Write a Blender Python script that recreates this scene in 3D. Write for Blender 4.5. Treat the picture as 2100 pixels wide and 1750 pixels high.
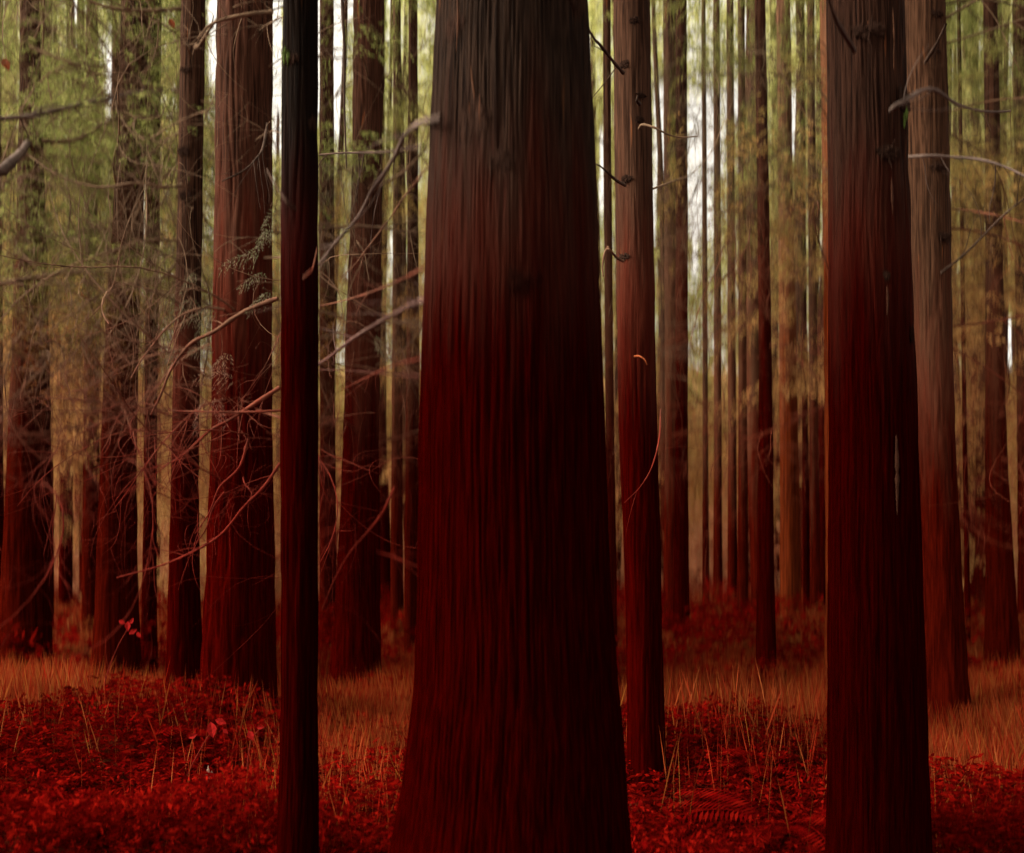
import bpy, math, random
import numpy as np
from mathutils import Vector

for o in list(bpy.data.objects):
    bpy.data.objects.remove(o)
rnd = random.Random(7)
R = np.random.default_rng(11)
sc = bpy.context.scene
C = sc.collection

# ------------------------------------------------------------------ camera, light, exposure
H = 1.6            # eye height
F = 2040.0         # focal length in units of a 2100 x 1750 frame
YH = 1150.0        # horizon row in that frame
cam_d = bpy.data.cameras.new('camera')
cam = bpy.data.objects.new('camera', cam_d)
C.objects.link(cam)
cam.location = (0, 0, H)
cam.rotation_euler = (math.radians(90), 0, 0)
cam_d.sensor_width = 36
cam_d.lens = F / 2100 * 36
cam_d.shift_y = (YH - 875) / 2100
cam_d.clip_start = 0.1
cam_d.clip_end = 600
cam_d.dof.use_dof = True            # a slit-shaped stop, as soft as the picture's
cam_d.dof.focus_distance = 6.2
cam_d.dof.aperture_fstop = 0.34
cam_d.dof.aperture_ratio = 8.0
sc.camera = cam

SUN_EL, SUN_AZ = 40, 262            # azimuth clockwise from +Y; light from the left
w = bpy.data.worlds.new('World')
sc.world = w
w.use_nodes = True
nt = w.node_tree
nt.nodes.clear()
sky = nt.nodes.new('ShaderNodeTexSky')
sky.sky_type = 'NISHITA'
sky.sun_disc = False
sky.sun_elevation = math.radians(SUN_EL)
sky.sun_rotation = math.radians(SUN_AZ)
sky.air_density = 1.0
sky.dust_density = 6.0
sky.ozone_density = 0.6
hs = nt.nodes.new('ShaderNodeHueSaturation')   # overcast: nearly no colour left in the sky
hs.inputs['Saturation'].default_value = 0.05
bg = nt.nodes.new('ShaderNodeBackground')
bg.inputs['Strength'].default_value = 0.15
out = nt.nodes.new('ShaderNodeOutputWorld')
nt.links.new(sky.outputs[0], hs.inputs['Color'])
wm = nt.nodes.new('ShaderNodeMix')            # and a warm veil of cloud
wm.data_type = 'RGBA'
wm.blend_type = 'MULTIPLY'
wm.inputs[0].default_value = 1.0
wm.inputs[7].default_value = (1.0, 0.93, 0.80, 1)
nt.links.new(hs.outputs[0], wm.inputs[6])
nt.links.new(wm.outputs[2], bg.inputs[0])
nt.links.new(bg.outputs[0], out.inputs[0])

sd = bpy.data.lights.new('sun', 'SUN')
sd.energy = 1.3
sd.angle = math.radians(14)
sd.color = (1.0, 0.93, 0.80)
sun = bpy.data.objects.new('sun', sd)
C.objects.link(sun)
_a = math.radians(SUN_AZ)
_e = math.radians(SUN_EL)
sdir = Vector((math.sin(_a) * math.cos(_e), math.cos(_a) * math.cos(_e), math.sin(_e)))
sun.rotation_euler = sdir.to_track_quat('Z', 'Y').to_euler()

sc.view_settings.view_transform = 'Standard'
sc.view_settings.look = 'None'
sc.view_settings.exposure = 1.75
sc.view_settings.gamma = 1
sc.render.engine = 'CYCLES'
sc.cycles.max_bounces = 6
sc.cycles.diffuse_bounces = 3
sc.cycles.transmission_bounces = 3

# ------------------------------------------------------------------ small helpers
def at(x, y, Y):
    return np.array(((x - 1050) / F * Y, Y, H + (YH - y) / F * Y))


def ground(x, y):
    x = np.asarray(x, float)
    y = np.asarray(y, float)
    g = 0.10 * np.sin(x * 0.55 + 1.0) * np.cos(y * 0.4) + 0.07 * np.sin(x * 1.3 + y * 0.9)
    g = g + 0.05 * np.sin(x * 2.9 - y * 1.7 + 2) + 0.03 * np.sin(x * 5.3 + y * 4.1)
    g = g + 0.42 * np.exp(-(((x - 1.25) / 1.1) ** 2 + ((y - 7.0) / 0.8) ** 2))      # low mound right of the big trunk
    g = g + 0.30 * np.exp(-(((x + 3.0) / 1.6) ** 2 + ((y - 7.4) / 1.0) ** 2))
    rise = np.clip((y - 42) / 40.0, 0, 1)
    g = g + 17.0 * rise * rise * (3 - 2 * rise)                                      # the slope behind the wood
    return g


def mesh_obj(name, V, Fc, mat, parent=None, smooth=False, tri=None):
    me = bpy.data.meshes.new(name)
    V = np.ascontiguousarray(V, dtype=np.float32)
    Fc = np.ascontiguousarray(Fc, dtype=np.int32)
    k = Fc.shape[1]
    me.vertices.add(len(V))
    me.vertices.foreach_set('co', V.ravel())
    me.loops.add(Fc.size)
    me.loops.foreach_set('vertex_index', Fc.ravel())
    me.polygons.add(len(Fc))
    me.polygons.foreach_set('loop_start', np.arange(0, Fc.size, k, dtype=np.int32))
    me.polygons.foreach_set('loop_total', np.full(len(Fc), k, dtype=np.int32))
    me.polygons.foreach_set('use_smooth', np.full(len(Fc), smooth, dtype=bool))
    me.update(calc_edges=True)
    me.materials.append(mat)
    o = bpy.data.objects.new(name, me)
    C.objects.link(o)
    if parent is not None:
        o.parent = parent
    return o


def empty(name, loc, label, cat, group=None):
    o = bpy.data.objects.new(name, None)
    C.objects.link(o)
    o.location = loc
    o.empty_display_size = 0.3
    return tag(o, label, cat, group)


def tag(o, label, cat, group=None):
    o['label'] = label
    o['category'] = cat
    if group:
        o['group'] = group
    return o


_T = {}
def vnoise(u, v, seed, pu):
    """value noise, periodic in u over pu cells"""
    key = (seed, pu)
    if key not in _T:
        _T[key] = np.random.default_rng(seed * 977 + pu).random((pu, 257))
    T = _T[key]
    ui = np.floor(u).astype(int)
    vi = np.floor(v).astype(int)
    fu = u - ui
    fv = v - vi
    fu = fu * fu * (3 - 2 * fu)
    fv = fv * fv * (3 - 2 * fv)
    a = T[ui % pu, vi % 257]
    b = T[(ui + 1) % pu, vi % 257]
    c = T[ui % pu, (vi + 1) % 257]
    d = T[(ui + 1) % pu, (vi + 1) % 257]
    return (a * (1 - fu) + b * fu) * (1 - fv) + (c * (1 - fu) + d * fu) * fv


def smooth_path(P, n):
    P = np.asarray(P, float)
    m = len(P)
    if m < 3:
        t = np.linspace(0, 1, n)[:, None]
        return P[0] * (1 - t) + P[-1] * t
    E = np.vstack([2 * P[0] - P[1], P, 2 * P[-1] - P[-2]])
    res = []
    for t in np.linspace(0, m - 1 - 1e-6, n):
        i = int(t)
        f = t - i
        p0, p1, p2, p3 = E[i], E[i + 1], E[i + 2], E[i + 3]
        res.append(0.5 * (2 * p1 + (p2 - p0) * f + (2 * p0 - 5 * p1 + 4 * p2 - p3) * f * f + (3 * p1 - p0 - 3 * p2 + p3) * f ** 3))
    return np.array(res)


def tube(P, r, k=5):
    """P (n,3) points, r (n,) radii -> verts, quad faces"""
    P = np.asarray(P, float)
    n = len(P)
    T = np.gradient(P, axis=0)
    T /= np.linalg.norm(T, axis=1)[:, None] + 1e-9
    ref = np.array((0.31, 0.2, 0.93)) if abs(T[:, 2]).mean() < 0.8 else np.array((1.0, 0.1, 0))
    A = np.cross(T, ref)
    A /= np.linalg.norm(A, axis=1)[:, None] + 1e-9
    B = np.cross(T, A)
    ang = np.arange(k) / k * 2 * math.pi
    V = P[:, None, :] + np.asarray(r)[:, None, None] * (A[:, None, :] * np.cos(ang)[None, :, None] + B[:, None, :] * np.sin(ang)[None, :, None])
    i = np.arange(n - 1)[:, None] * k
    j = np.arange(k)[None, :]
    j2 = (j + 1) % k
    Fc = np.stack([i + j, i + j2, i + k + j2, i + k + j], axis=-1).reshape(-1, 4)
    return V.reshape(-1, 3), Fc


class Acc:
    def __init__(s):
        s.V, s.F, s.n = [], [], 0

    def add(s, V, Fc):
        s.V.append(V)
        s.F.append(Fc + s.n)
        s.n += len(V)

    def obj(s, name, mat, parent=None, smooth=False, origin=None):
        V = np.vstack(s.V)
        if origin is not None:
            V = V - np.asarray(origin)
        return mesh_obj(name, V, np.vstack(s.F), mat, parent, smooth)


# ------------------------------------------------------------------ materials
def new_mat(name):
    m = bpy.data.materials.new(name)
    m.use_nodes = True
    n = m.node_tree.nodes
    n.clear()
    o = n.new('ShaderNodeOutputMaterial')
    b = n.new('ShaderNodeBsdfPrincipled')
    m.node_tree.links.new(b.outputs[0], o.inputs[0])
    return m, n, m.node_tree.links, b, o


def noise(n, l, vec, scale, detail=4, rough=0.6, dist=0.0):
    t = n.new('ShaderNodeTexNoise')
    t.inputs['Scale'].default_value = scale
    t.inputs['Detail'].default_value = detail
    t.inputs['Roughness'].default_value = rough
    t.inputs['Distortion'].default_value = dist
    if vec is not None:
        l.new(vec, t.inputs['Vector'])
    return t.outputs[0]


def mapping(n, l, src, scale):
    m = n.new('ShaderNodeMapping')
    m.inputs['Scale'].default_value = scale
    l.new(src, m.inputs['Vector'])
    return m.outputs[0]


def ramp(n, l, src, stops):
    r = n.new('ShaderNodeValToRGB')
    e = r.color_ramp.elements
    while len(e) < len(stops):
        e.new(0.5)
    for el, (p, c) in zip(e, stops):
        el.position = p
        el.color = (c[0], c[1], c[2], 1) if not isinstance(c, float) else (c, c, c, 1)
    l.new(src, r.inputs[0])
    return r.outputs[0]


def mixc(n, l, f, a, b, mode='MIX'):
    m = n.new('ShaderNodeMix')
    m.data_type = 'RGBA'
    m.blend_type = mode
    for s, v in ((0, f), (6, a), (7, b)):
        if isinstance(v, (int, float)):
            m.inputs[s].default_value = v
        elif isinstance(v, tuple):
            m.inputs[s].default_value = (v[0], v[1], v[2], 1)
        else:
            l.new(v, m.inputs[s])
    return m.outputs[2]


def math_n(n, l, op, a, b=0.0, c=None, clamp=False):
    m = n.new('ShaderNodeMath')
    m.operation = op
    m.use_clamp = clamp
    for s, v in ((0, a), (1, b), (2, c)):
        if v is None:
            continue
        if isinstance(v, (int, float)):
            m.inputs[s].default_value = v
        else:
            l.new(v, m.inputs[s])
    return m.outputs[0]


def warm_cast_factor(n, l, geo, z_hi, z_lo, ragged=0.5):
    """0 above z_hi, 1 below z_lo, with a streaky ragged edge (a red light cast painted into the colour, dimmer towards the ground)"""
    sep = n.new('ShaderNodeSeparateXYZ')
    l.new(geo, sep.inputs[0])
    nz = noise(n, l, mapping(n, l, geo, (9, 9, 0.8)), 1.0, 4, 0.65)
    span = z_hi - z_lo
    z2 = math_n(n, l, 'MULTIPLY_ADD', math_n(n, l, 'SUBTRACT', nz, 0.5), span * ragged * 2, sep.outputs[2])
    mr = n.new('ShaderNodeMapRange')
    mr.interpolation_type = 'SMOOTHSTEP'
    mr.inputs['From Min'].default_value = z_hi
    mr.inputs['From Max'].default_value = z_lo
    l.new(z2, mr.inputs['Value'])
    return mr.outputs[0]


def bark_mat(name, light, dark, red, z_hi, z_lo, scale=1.0, bump=0.5, mid=None):
    kb = 0.34
    light = (light[0], light[1] * 0.86, light[2] * 0.76)
    light = tuple(x * kb for x in light)
    dark = tuple(x * kb * 0.5 for x in dark)
    red = (red[0] * 0.27, red[1] * 0.2, red[2] * 0.15)
    mid = tuple(x * kb for x in mid) if mid else None
    m, n, l, b, o = new_mat(name)
    tc = n.new('ShaderNodeTexCoord')
    geo = n.new('ShaderNodeNewGeometry').outputs['Position']
    ob = tc.outputs['Object']
    v1 = mapping(n, l, ob, (75 * scale, 75 * scale, 2.6 * scale))
    fib = noise(n, l, v1, 1.0, 6, 0.62, 0.4)
    v2 = mapping(n, l, ob, (90 * scale, 90 * scale, 5 * scale))
    fine = noise(n, l, v2, 1.0, 3, 0.6)
    patch = noise(n, l, mapping(n, l, ob, (4, 4, 0.9)), 1.0, 4, 0.6)
    c = mixc(n, l, ramp(n, l, fib, [(0.38, 0.0), (0.60, 1.0)]), dark, light)
    c = mixc(n, l, ramp(n, l, patch, [(0.35, 0.0), (0.7, 0.55)]), c, tuple(x * 0.6 for x in light))
    # orange flakes and thin pale strips where the bark has torn
    fl = noise(n, l, mapping(n, l, ob, (30 * scale, 30 * scale, 2.3 * scale)), 1.0, 2, 0.5, 0.3)
    c = mixc(n, l, ramp(n, l, fl, [(0.70, 0.0), (0.76, 0.55)]), c, (light[0] * 2.6, light[1] * 1.9, light[2] * 1.2))
    f = warm_cast_factor(n, l, geo, z_hi, z_lo)  # red light cast and dimming put into the lower bark colour
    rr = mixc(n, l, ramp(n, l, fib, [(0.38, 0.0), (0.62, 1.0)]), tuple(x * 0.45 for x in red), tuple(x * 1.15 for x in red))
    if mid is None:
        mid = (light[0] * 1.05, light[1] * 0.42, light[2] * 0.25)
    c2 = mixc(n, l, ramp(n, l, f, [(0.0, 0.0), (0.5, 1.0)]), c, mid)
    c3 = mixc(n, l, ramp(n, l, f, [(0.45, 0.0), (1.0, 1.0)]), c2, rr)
    c3 = mixc(n, l, 0.35, c3, mixc(n, l, 1.0, c3, ramp(n, l, fine, [(0.3, 0.35), (0.7, 1.5)]), 'MULTIPLY'))
    l.new(c3, b.inputs['Base Color'])
    b.inputs['Roughness'].default_value = 0.95
    l.new(math_n(n, l, 'MULTIPLY_ADD', f, -0.02, 0.02), b.inputs['Specular IOR Level'])
    hgt = math_n(n, l, 'ADD', math_n(n, l, 'MULTIPLY', fib, 0.8), math_n(n, l, 'MULTIPLY', fine, 0.25))
    bp = n.new('ShaderNodeBump')
    bp.inputs['Strength'].default_value = bump
    bp.inputs['Distance'].default_value = 0.02
    l.new(hgt, bp.inputs['Height'])
    l.new(bp.outputs[0], b.inputs['Normal'])
    return m


def leaf_mat(name, cols, low=None, z_hi=None, z_lo=None, trans=0.45, patch_scale=0.9):
    """cols: list of colours drawn per leaf; low: dead brown lower growth below z_lo, with the warm light cast painted in"""
    m, n, l, b, o = new_mat(name)
    n.remove(b)
    g = n.new('ShaderNodeNewGeometry')
    rp = g.outputs['Random Per Island']
    k = len(cols)
    c = ramp(n, l, rp, [(i / (k - 1), col) for i, col in enumerate(cols)])
    pn = noise(n, l, g.outputs['Position'], patch_scale, 3, 0.6)
    if low:
        lc = ramp(n, l, rp, [(i / (len(low) - 1), col) for i, col in enumerate(low)])
        f = warm_cast_factor(n, l, g.outputs['Position'], z_hi, z_lo, 0.4)
        c = mixc(n, l, f, c, lc)
    c = mixc(n, l, 1.0, c, ramp(n, l, pn, [(0.32, 0.55), (0.68, 1.35)]), 'MULTIPLY')
    d = n.new('ShaderNodeBsdfDiffuse')
    t = n.new('ShaderNodeBsdfTranslucent')
    l.new(c, d.inputs[0])
    l.new(c, t.inputs[0])
    mx = n.new('ShaderNodeMixShader')
    mx.inputs[0].default_value = trans
    l.new(d.outputs[0], mx.inputs[1])
    l.new(t.outputs[0], mx.inputs[2])
    l.new(mx.outputs[0], o.inputs[0])
    return m


def twig_mat(name, top, low, z_hi, z_lo, mid=None):
    m, n, l, b, o = new_mat(name)
    g = n.new('ShaderNodeNewGeometry')
    pos = g.outputs['Position']
    f = warm_cast_factor(n, l, pos, z_hi, z_lo, 0.35)  # low twigs carry the same painted red light cast
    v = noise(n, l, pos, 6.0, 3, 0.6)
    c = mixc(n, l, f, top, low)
    c = mixc(n, l, 1.0, c, ramp(n, l, v, [(0.3, 0.5), (0.7, 1.5)]), 'MULTIPLY')
    l.new(c, b.inputs['Base Color'])
    b.inputs['Roughness'].default_value = 0.8
    b.inputs['Specular IOR Level'].default_value = 0.02
    return m


# ------------------------------------------------------------------ trunks
def trunk_profile(prof, Y, height, gz, top_keep=0.35, flare=1.0):
    pts = []
    for (yd, xl, xr) in prof:
        p = at((xl + xr) / 2, yd, Y)
        pts.append((p[2], p[0], (xr - xl) / 2 / F * Y))
    pts.sort()
    z0, x0, r0 = pts[0]
    z1, x1, r1 = pts[1]
    if z0 > gz - 0.1:
        dz = z0 - (gz - 0.15)
        k = (x1 - x0) / (z1 - z0)
        pts.insert(0, (gz - 0.15, x0 - k * dz * 0.5, r0 * (1 + 0.35 * flare * min(1, dz))))
    zt, xt, rt = pts[-1]
    zp, xp, rp = pts[-3]
    k = (xt - xp) / (zt - zp) * 0.4
    pts.append(((zt + height) / 2, xt + k * (height - zt) / 2, rt * (0.5 + top_keep / 2)))
    pts.append((height, xt + k * (height - zt), max(0.015, rt * top_keep)))
    return np.array(pts)


def trunk_mesh(P, Y, ridge, depth, segs, fine_to, dz, origin, seed, lobes=0.03):
    zf = np.arange(P[0, 0], min(fine_to, P[-1, 0]), dz)
    zc = np.arange(zf[-1] + 0.4, P[-1, 0], 0.6)
    z = np.concatenate([zf, zc, [P[-1, 0]]])
    cx = np.interp(z, P[:, 0], P[:, 1])
    r = np.interp(z, P[:, 0], P[:, 2])
    ks = np.ones(9) / 9                                   # soften the corners of the profile
    if len(z) > 20:
        cx = np.convolve(np.pad(cx, 4, 'edge'), ks, 'valid')
        r = np.convolve(np.pad(r, 4, 'edge'), ks, 'valid')
    u = np.arange(segs) / segs
    Z, U = np.meshgrid(z, u, indexing='ij')
    rr = float(np.median(r[: max(4, len(zf))]))
    nr = max(8, int(2 * math.pi * rr / ridge))
    warp = (vnoise(U * 6, Z * 1.3, seed, 6) - 0.5) * 1.1 + (vnoise(U * 14, Z * 3.1, seed + 1, 14) - 0.5) * 0.7
    n1 = vnoise((U * nr + warp) % nr, Z * 2.4, seed + 2, nr)
    n2 = vnoise((U * nr * 2 + warp * 2) % (nr * 2), Z * 5.0, seed + 3, nr * 2)
    rid = np.abs(n1 * 2 - 1) ** 0.7
    disp = depth * (rid - 0.55) + depth * 0.5 * (n2 - 0.5)
    lb = vnoise(U * 7, Z * 0.35, seed + 4, 7) - 0.5
    RR = r[:, None] * (1 + lobes * 2 * lb) + disp
    ang = U * 2 * math.pi
    V = np.stack([cx[:, None] + RR * np.cos(ang), Y + RR * np.sin(ang), Z], axis=-1).reshape(-1, 3) - np.asarray(origin)
    nz = len(z)
    i = np.arange(nz - 1)[:, None] * segs
    j = np.arange(segs)[None, :]
    j2 = (j + 1) % segs
    Fc = np.stack([i + j, i + j2, i + segs + j2, i + segs + j], axis=-1).reshape(-1, 4)
    return V, Fc


class Tree:
    def __init__(s, name, label, Y, prof, mat, height=22, ridge=0.03, depth=0.010, segs=96, dz=0.06, seed=1, cat='tree', group=None, lobes=0.03, flare=1.0):
        xb = (prof[-1][1] + prof[-1][2]) / 2
        x = (xb - 1050) / F * Y
        gz = float(ground(x, Y))
        s.P = trunk_profile(prof, Y, height, gz, flare=flare)
        s.Y = Y
        s.o = (float(np.interp(gz, s.P[:, 0], s.P[:, 1])), Y, gz)
        s.root = empty(name, s.o, label, cat, group)
        V, Fc = trunk_mesh(s.P, Y, ridge, depth, segs, H + YH / F * Y + 0.6, dz, s.o, seed, lobes)
        s.trunk = mesh_obj('trunk', V, Fc, mat, s.root, True)

    def cx(s, z):
        return float(np.interp(z, s.P[:, 0], s.P[:, 1]))

    def r(s, z):
        return float(np.interp(z, s.P[:, 0], s.P[:, 2]))


def curl_path(p, d, L, n, curve, grav, r_):
    """a wandering limb: start, direction, length"""
    pts = [np.array(p, float)]
    d = np.array(d, float)
    d /= np.linalg.norm(d)
    ax = np.array([r_.gauss(0, 1), r_.gauss(0, 1), r_.gauss(0, 1)])
    st = L / n
    for i in range(n):
        if r_.random() < 0.3:
            ax = ax * 0.4 + np.array([r_.gauss(0, 1), r_.gauss(0, 1), r_.gauss(0, 1)])
        a = ax / (np.linalg.norm(ax) + 1e-9)
        d = d + np.cross(a, d) * curve * st + np.array((0, 0, grav * st))
        d /= np.linalg.norm(d)
        pts.append(pts[-1] + d * st)
    return np.array(pts)


def dead_branch(acc, p, d, L, r0, r_, ntw=7, sub=True, grav=-0.35, curve=0.9, k=5):
    P = curl_path(p, d, L, 14, curve, grav, r_)
    rad = r0 * np.linspace(1, 0.25, len(P))
    acc.add(*tube(P, rad, k))
    for q in range(ntw):
        i = r_.randint(2, len(P) - 2)
        dd = (P[i + 1] - P[i - 1])
        dd = dd / np.linalg.norm(dd) + np.array([r_.gauss(0, 0.8), r_.gauss(0, 0.8), r_.gauss(-0.1, 0.8)])
        l2 = L * r_.uniform(0.2, 0.6)
        T = curl_path(P[i], dd, l2, 10, 2.2, -0.5, r_)
        acc.add(*tube(T, rad[i] * 0.55 * np.linspace(1, 0.3, len(T)), 4))
        if sub:
            for q2 in range(r_.randint(1, 3)):
                i2 = r_.randint(1, len(T) - 2)
                d3 = (T[i2 + 1] - T[i2 - 1])
                d3 = d3 / np.linalg.norm(d3) + np.array([r_.gauss(0, 0.9) for _ in range(3)])
                T2 = curl_path(T[i2], d3, l2 * r_.uniform(0.3, 0.7), 7, 3.0, -0.7, r_)
                acc.add(*tube(T2, rad[i] * 0.3 * np.linspace(1, 0.4, len(T2)), 3))


def dead_limbs(T, n, z0, z1, L0, L1, r0, mat, seed, az=None, ntw=11, grav=-0.3, curve=0.8):
    n = int(n * 1.35)
    r0 *= 0.95
    L0 *= 1.1
    L1 *= 1.2
    r_ = random.Random(seed)
    for i in range(n):
        z = r_.uniform(z0, z1)
        a = r_.uniform(0, 2 * math.pi) if az is None else math.radians(r_.uniform(*az))
        c, s_ = math.cos(a), math.sin(a)
        rr = T.r(z) * 0.8
        p = (T.cx(z) + rr * c, T.Y + rr * s_, z)
        acc = Acc()
        dead_branch(acc, p, (c, s_, r_.uniform(-0.25, 0.45)), r_.uniform(L0, L1), r0 * r_.uniform(0.6, 1.2), r_, ntw, True, grav, curve)
        acc.obj('branch', mat, T.root, True, T.o)


def limb(T, pts, r0, r1, mat, name='branch', k=8, n=26, tw=0, seed=3, label=None):
    """a branch through given spots (x, y in the 2100 frame, distance)"""
    P = smooth_path([at(*p) for p in pts], n)
    acc = Acc()
    r_ = random.Random(seed)
    wob = np.array([1 + 0.12 * r_.gauss(0, 1) for _ in P])
    acc.add(*tube(P, np.linspace(r0, r1, n) * wob, k))
    for q in range(tw):
        i = r_.randint(2, n - 3)
        dd = P[i + 1] - P[i]
        dd = dd / np.linalg.norm(dd) + np.array([r_.gauss(0, 0.7) for _ in range(3)])
        Tq = curl_path(P[i], dd, r_.uniform(0.15, 0.7), 9, 2.4, -0.5, r_)
        acc.add(*tube(Tq, r1 * 0.6 * np.linspace(1, 0.3, len(Tq)), 4))
    b = acc.obj(name, mat, T.root, True, T.o)
    if label:
        b['label'] = label
    return b


def knot(T, x, y, size, mat, seed, tall=1.0):
    """torn lumpy branch scar standing proud of the bark"""
    z = H + (YH - y) / F * T.Y
    wx = (x - 1050) / F * T.Y
    cx, r = T.cx(z), T.r(z)
    # where the line of sight meets the trunk, found from the trunk's own roundness
    s_ = max(-0.95, min(0.95, (wx - cx) / r))
    a = math.asin(s_)
    nrm = np.array((math.sin(a), -math.cos(a), 0))
    ctr = np.array((cx, T.Y, z)) + nrm * r
    tang = np.array((math.cos(a), math.sin(a), 0))
    nu, nv = 26, 18
    g = np.random.default_rng(seed)
    ph = g.random(8) * 6.28
    V = []
    for i in range(nv):
        th = math.pi * (i / (nv - 1))
        for j in range(nu):
            f = 2 * math.pi * j / nu
            bx, by, bz = math.sin(th) * math.cos(f), math.sin(th) * math.sin(f), math.cos(th)
            q = 1 + 0.22 * math.sin(3 * f + ph[0] + 2 * th) + 0.16 * math.sin(7 * f + ph[1]) * math.sin(5 * th + ph[2]) + 0.10 * math.sin(11 * f + 9 * th + ph[3]) + 0.20 * g.standard_normal()
            V.append(ctr + tang * bx * q * size + np.array((0, 0, 1)) * bz * q * size * 0.85 * tall + nrm * by * q * size * 0.24)
    Fc = []
    for i in range(nv - 1):
        for j in range(nu):
            j2 = (j + 1) % nu
            Fc.append((i * nu + j, i * nu + j2, (i + 1) * nu + j2, (i + 1) * nu + j))
    kn = mesh_obj('knot', np.array(V) - np.asarray(T.o), np.array(Fc), mat, T.root, False)
    for q in range(5):                                     # torn splinters round the scar
        a0 = g.uniform(-1, 1)
        p0 = ctr + tang * a0 * size * 0.8 + np.array((0, 0, g.uniform(-0.6, 0.5) * size * tall)) + nrm * size * 0.1
        p1 = p0 + tang * g.normal(0, 0.35) * size + np.array((0, 0, g.choice([-1, 1]) * g.uniform(0.5, 1.3) * size)) + nrm * g.uniform(0, 0.3) * size
        v_, f_ = tube(np.array([p0, (p0 + p1) / 2 + tang * g.normal(0, 0.1) * size, p1]), size * np.array([0.10, 0.08, 0.02]), 4)
        mesh_obj('splinter', v_ - np.asarray(T.o), f_, mat, T.root, False).parent = kn
    return kn


def strip(T, pts, width, mat, name, proud=0.012, label=None):
    """a thin raised strip on the bark along (x, y) spots: torn fibre, resin, lichen"""
    P = []
    for (x, y) in pts:
        z = H + (YH - y) / F * T.Y
        wx = (x - 1050) / F * T.Y
        r = T.r(z)
        a = math.asin(max(-0.97, min(0.97, (wx - T.cx(z)) / r)))
        P.append((T.cx(z) + math.sin(a) * (r + proud), T.Y - math.cos(a) * (r + proud), z))
    P = smooth_path(P, 16)
    r = width * np.sin(np.linspace(0.12, math.pi - 0.12, 16)) * (1 + 0.3 * R.standard_normal(16))
    V, Fc = tube(P, np.abs(r) + 0.001, 6)
    o = mesh_obj(name, V - np.asarray(T.o), Fc, mat, T.root, True)
    if label:
        o['label'] = label
    return o


# ------------------------------------------------------------------ foliage
# openings in the canopy: azimuth slope x/y and elevation slope z/y ranges seen from the glade the camera stands in
def _gap(x0, x1, y0, y1):
    return ((x0 - 1050) / F, (x1 - 1050) / F, (YH - y1) / F, (YH - y0) / F)
GAPS = [_gap(426, 452, -60, 185), _gap(556, 580, -60, 330), _gap(645, 658, -60, 260), _gap(678, 705, -60, 290), _gap(690, 732, -60, 60),
        _gap(214, 258, 88, 240), _gap(145, 160, -60, 50), _gap(234, 240, 360, 480), _gap(284, 298, 345, 500), _gap(1338, 1372, 165, 400), _gap(1334, 1346, 380, 500),
        _gap(1400, 1490, 180, 360), _gap(1404, 1466, 330, 490), _gap(1418, 1432, 450, 580), _gap(1488, 1520, 170, 260),
        _gap(1614, 1636, 180, 325), _gap(1228, 1242, 260, 440), _gap(1524, 1534, 20, 110), _gap(1590, 1606, -40, 50), _gap(2055, 2086, 640, 760), _gap(795, 804, -60, 40), _gap(1842, 1850, -40, 180), _gap(800, 806, 470, 560)]


def in_gaps(P):
    sx = P[:, 0] / P[:, 1]
    sz = (P[:, 2] - H) / P[:, 1]
    k = np.zeros(len(P), bool)
    for i, (a, b, c, d) in enumerate(GAPS):
        w_ = (b - a) * 0.10
        jx = R.normal(0, w_, len(P))
        jz = R.normal(0, 0.006, len(P))
        k |= (sx + jx > a) & (sx + jx < b) & (sz + jz > c) & (sz + jz < d)
    return k & (R.random(len(P)) < 0.997)


def spray_tris(base, direc, length, width, k, droop=0.5):
    """base (n,3), direc (n,3) unit, length (n,), -> k thin leaflets each side by side along a drooping rachis"""
    n = len(base)
    up = np.array((0, 0, 1.0))
    side = np.cross(direc, up) + R.normal(0, 0.25, (n, 3))
    side /= np.linalg.norm(side, axis=1)[:, None] + 1e-9
    t = (np.arange(k) + 0.5) / k
    sgn = np.where(np.arange(k) % 2 == 0, 1.0, -1.0)
    L = length[:, None, None]
    B = base[:, None, :] + direc[:, None, :] * (t[None, :, None] * L) - up * (droop * (t ** 2)[None, :, None] * L)
    ll = length[:, None] * (0.55 - 0.35 * t)[None, :] * R.uniform(0.7, 1.3, (n, k))
    D = side[:, None, :] * sgn[None, :, None] * 0.8 + direc[:, None, :] * 0.7 - up * R.uniform(0.1, 0.9, (n, k))[..., None] * droop
    D /= np.linalg.norm(D, axis=2)[..., None]
    tip = B + D * ll[..., None]
    wd = np.cross(D, R.normal(0, 1, (n, k, 3)))
    wd /= np.linalg.norm(wd, axis=2)[..., None] + 1e-9
    wv = wd * (width[:, None] * 0.5)[..., None]
    midp = B + D * (ll * 0.45)[..., None]
    V = np.stack([B - wv * 0.3, midp + wv, tip, midp - wv], axis=2)   # small lozenges
    return V.reshape(-1, 4, 3)


def leaf_obj(name, Q, mat, parent=None, origin=(0, 0, 0), cull=True):
    if cull:
        Q = Q[~in_gaps(Q.mean(axis=1))]
    V = Q.reshape(-1, 3) - np.asarray(origin)
    Fc = np.arange(len(V)).reshape(-1, 4)
    return mesh_obj(name, V, Fc, mat, parent, False)


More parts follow.
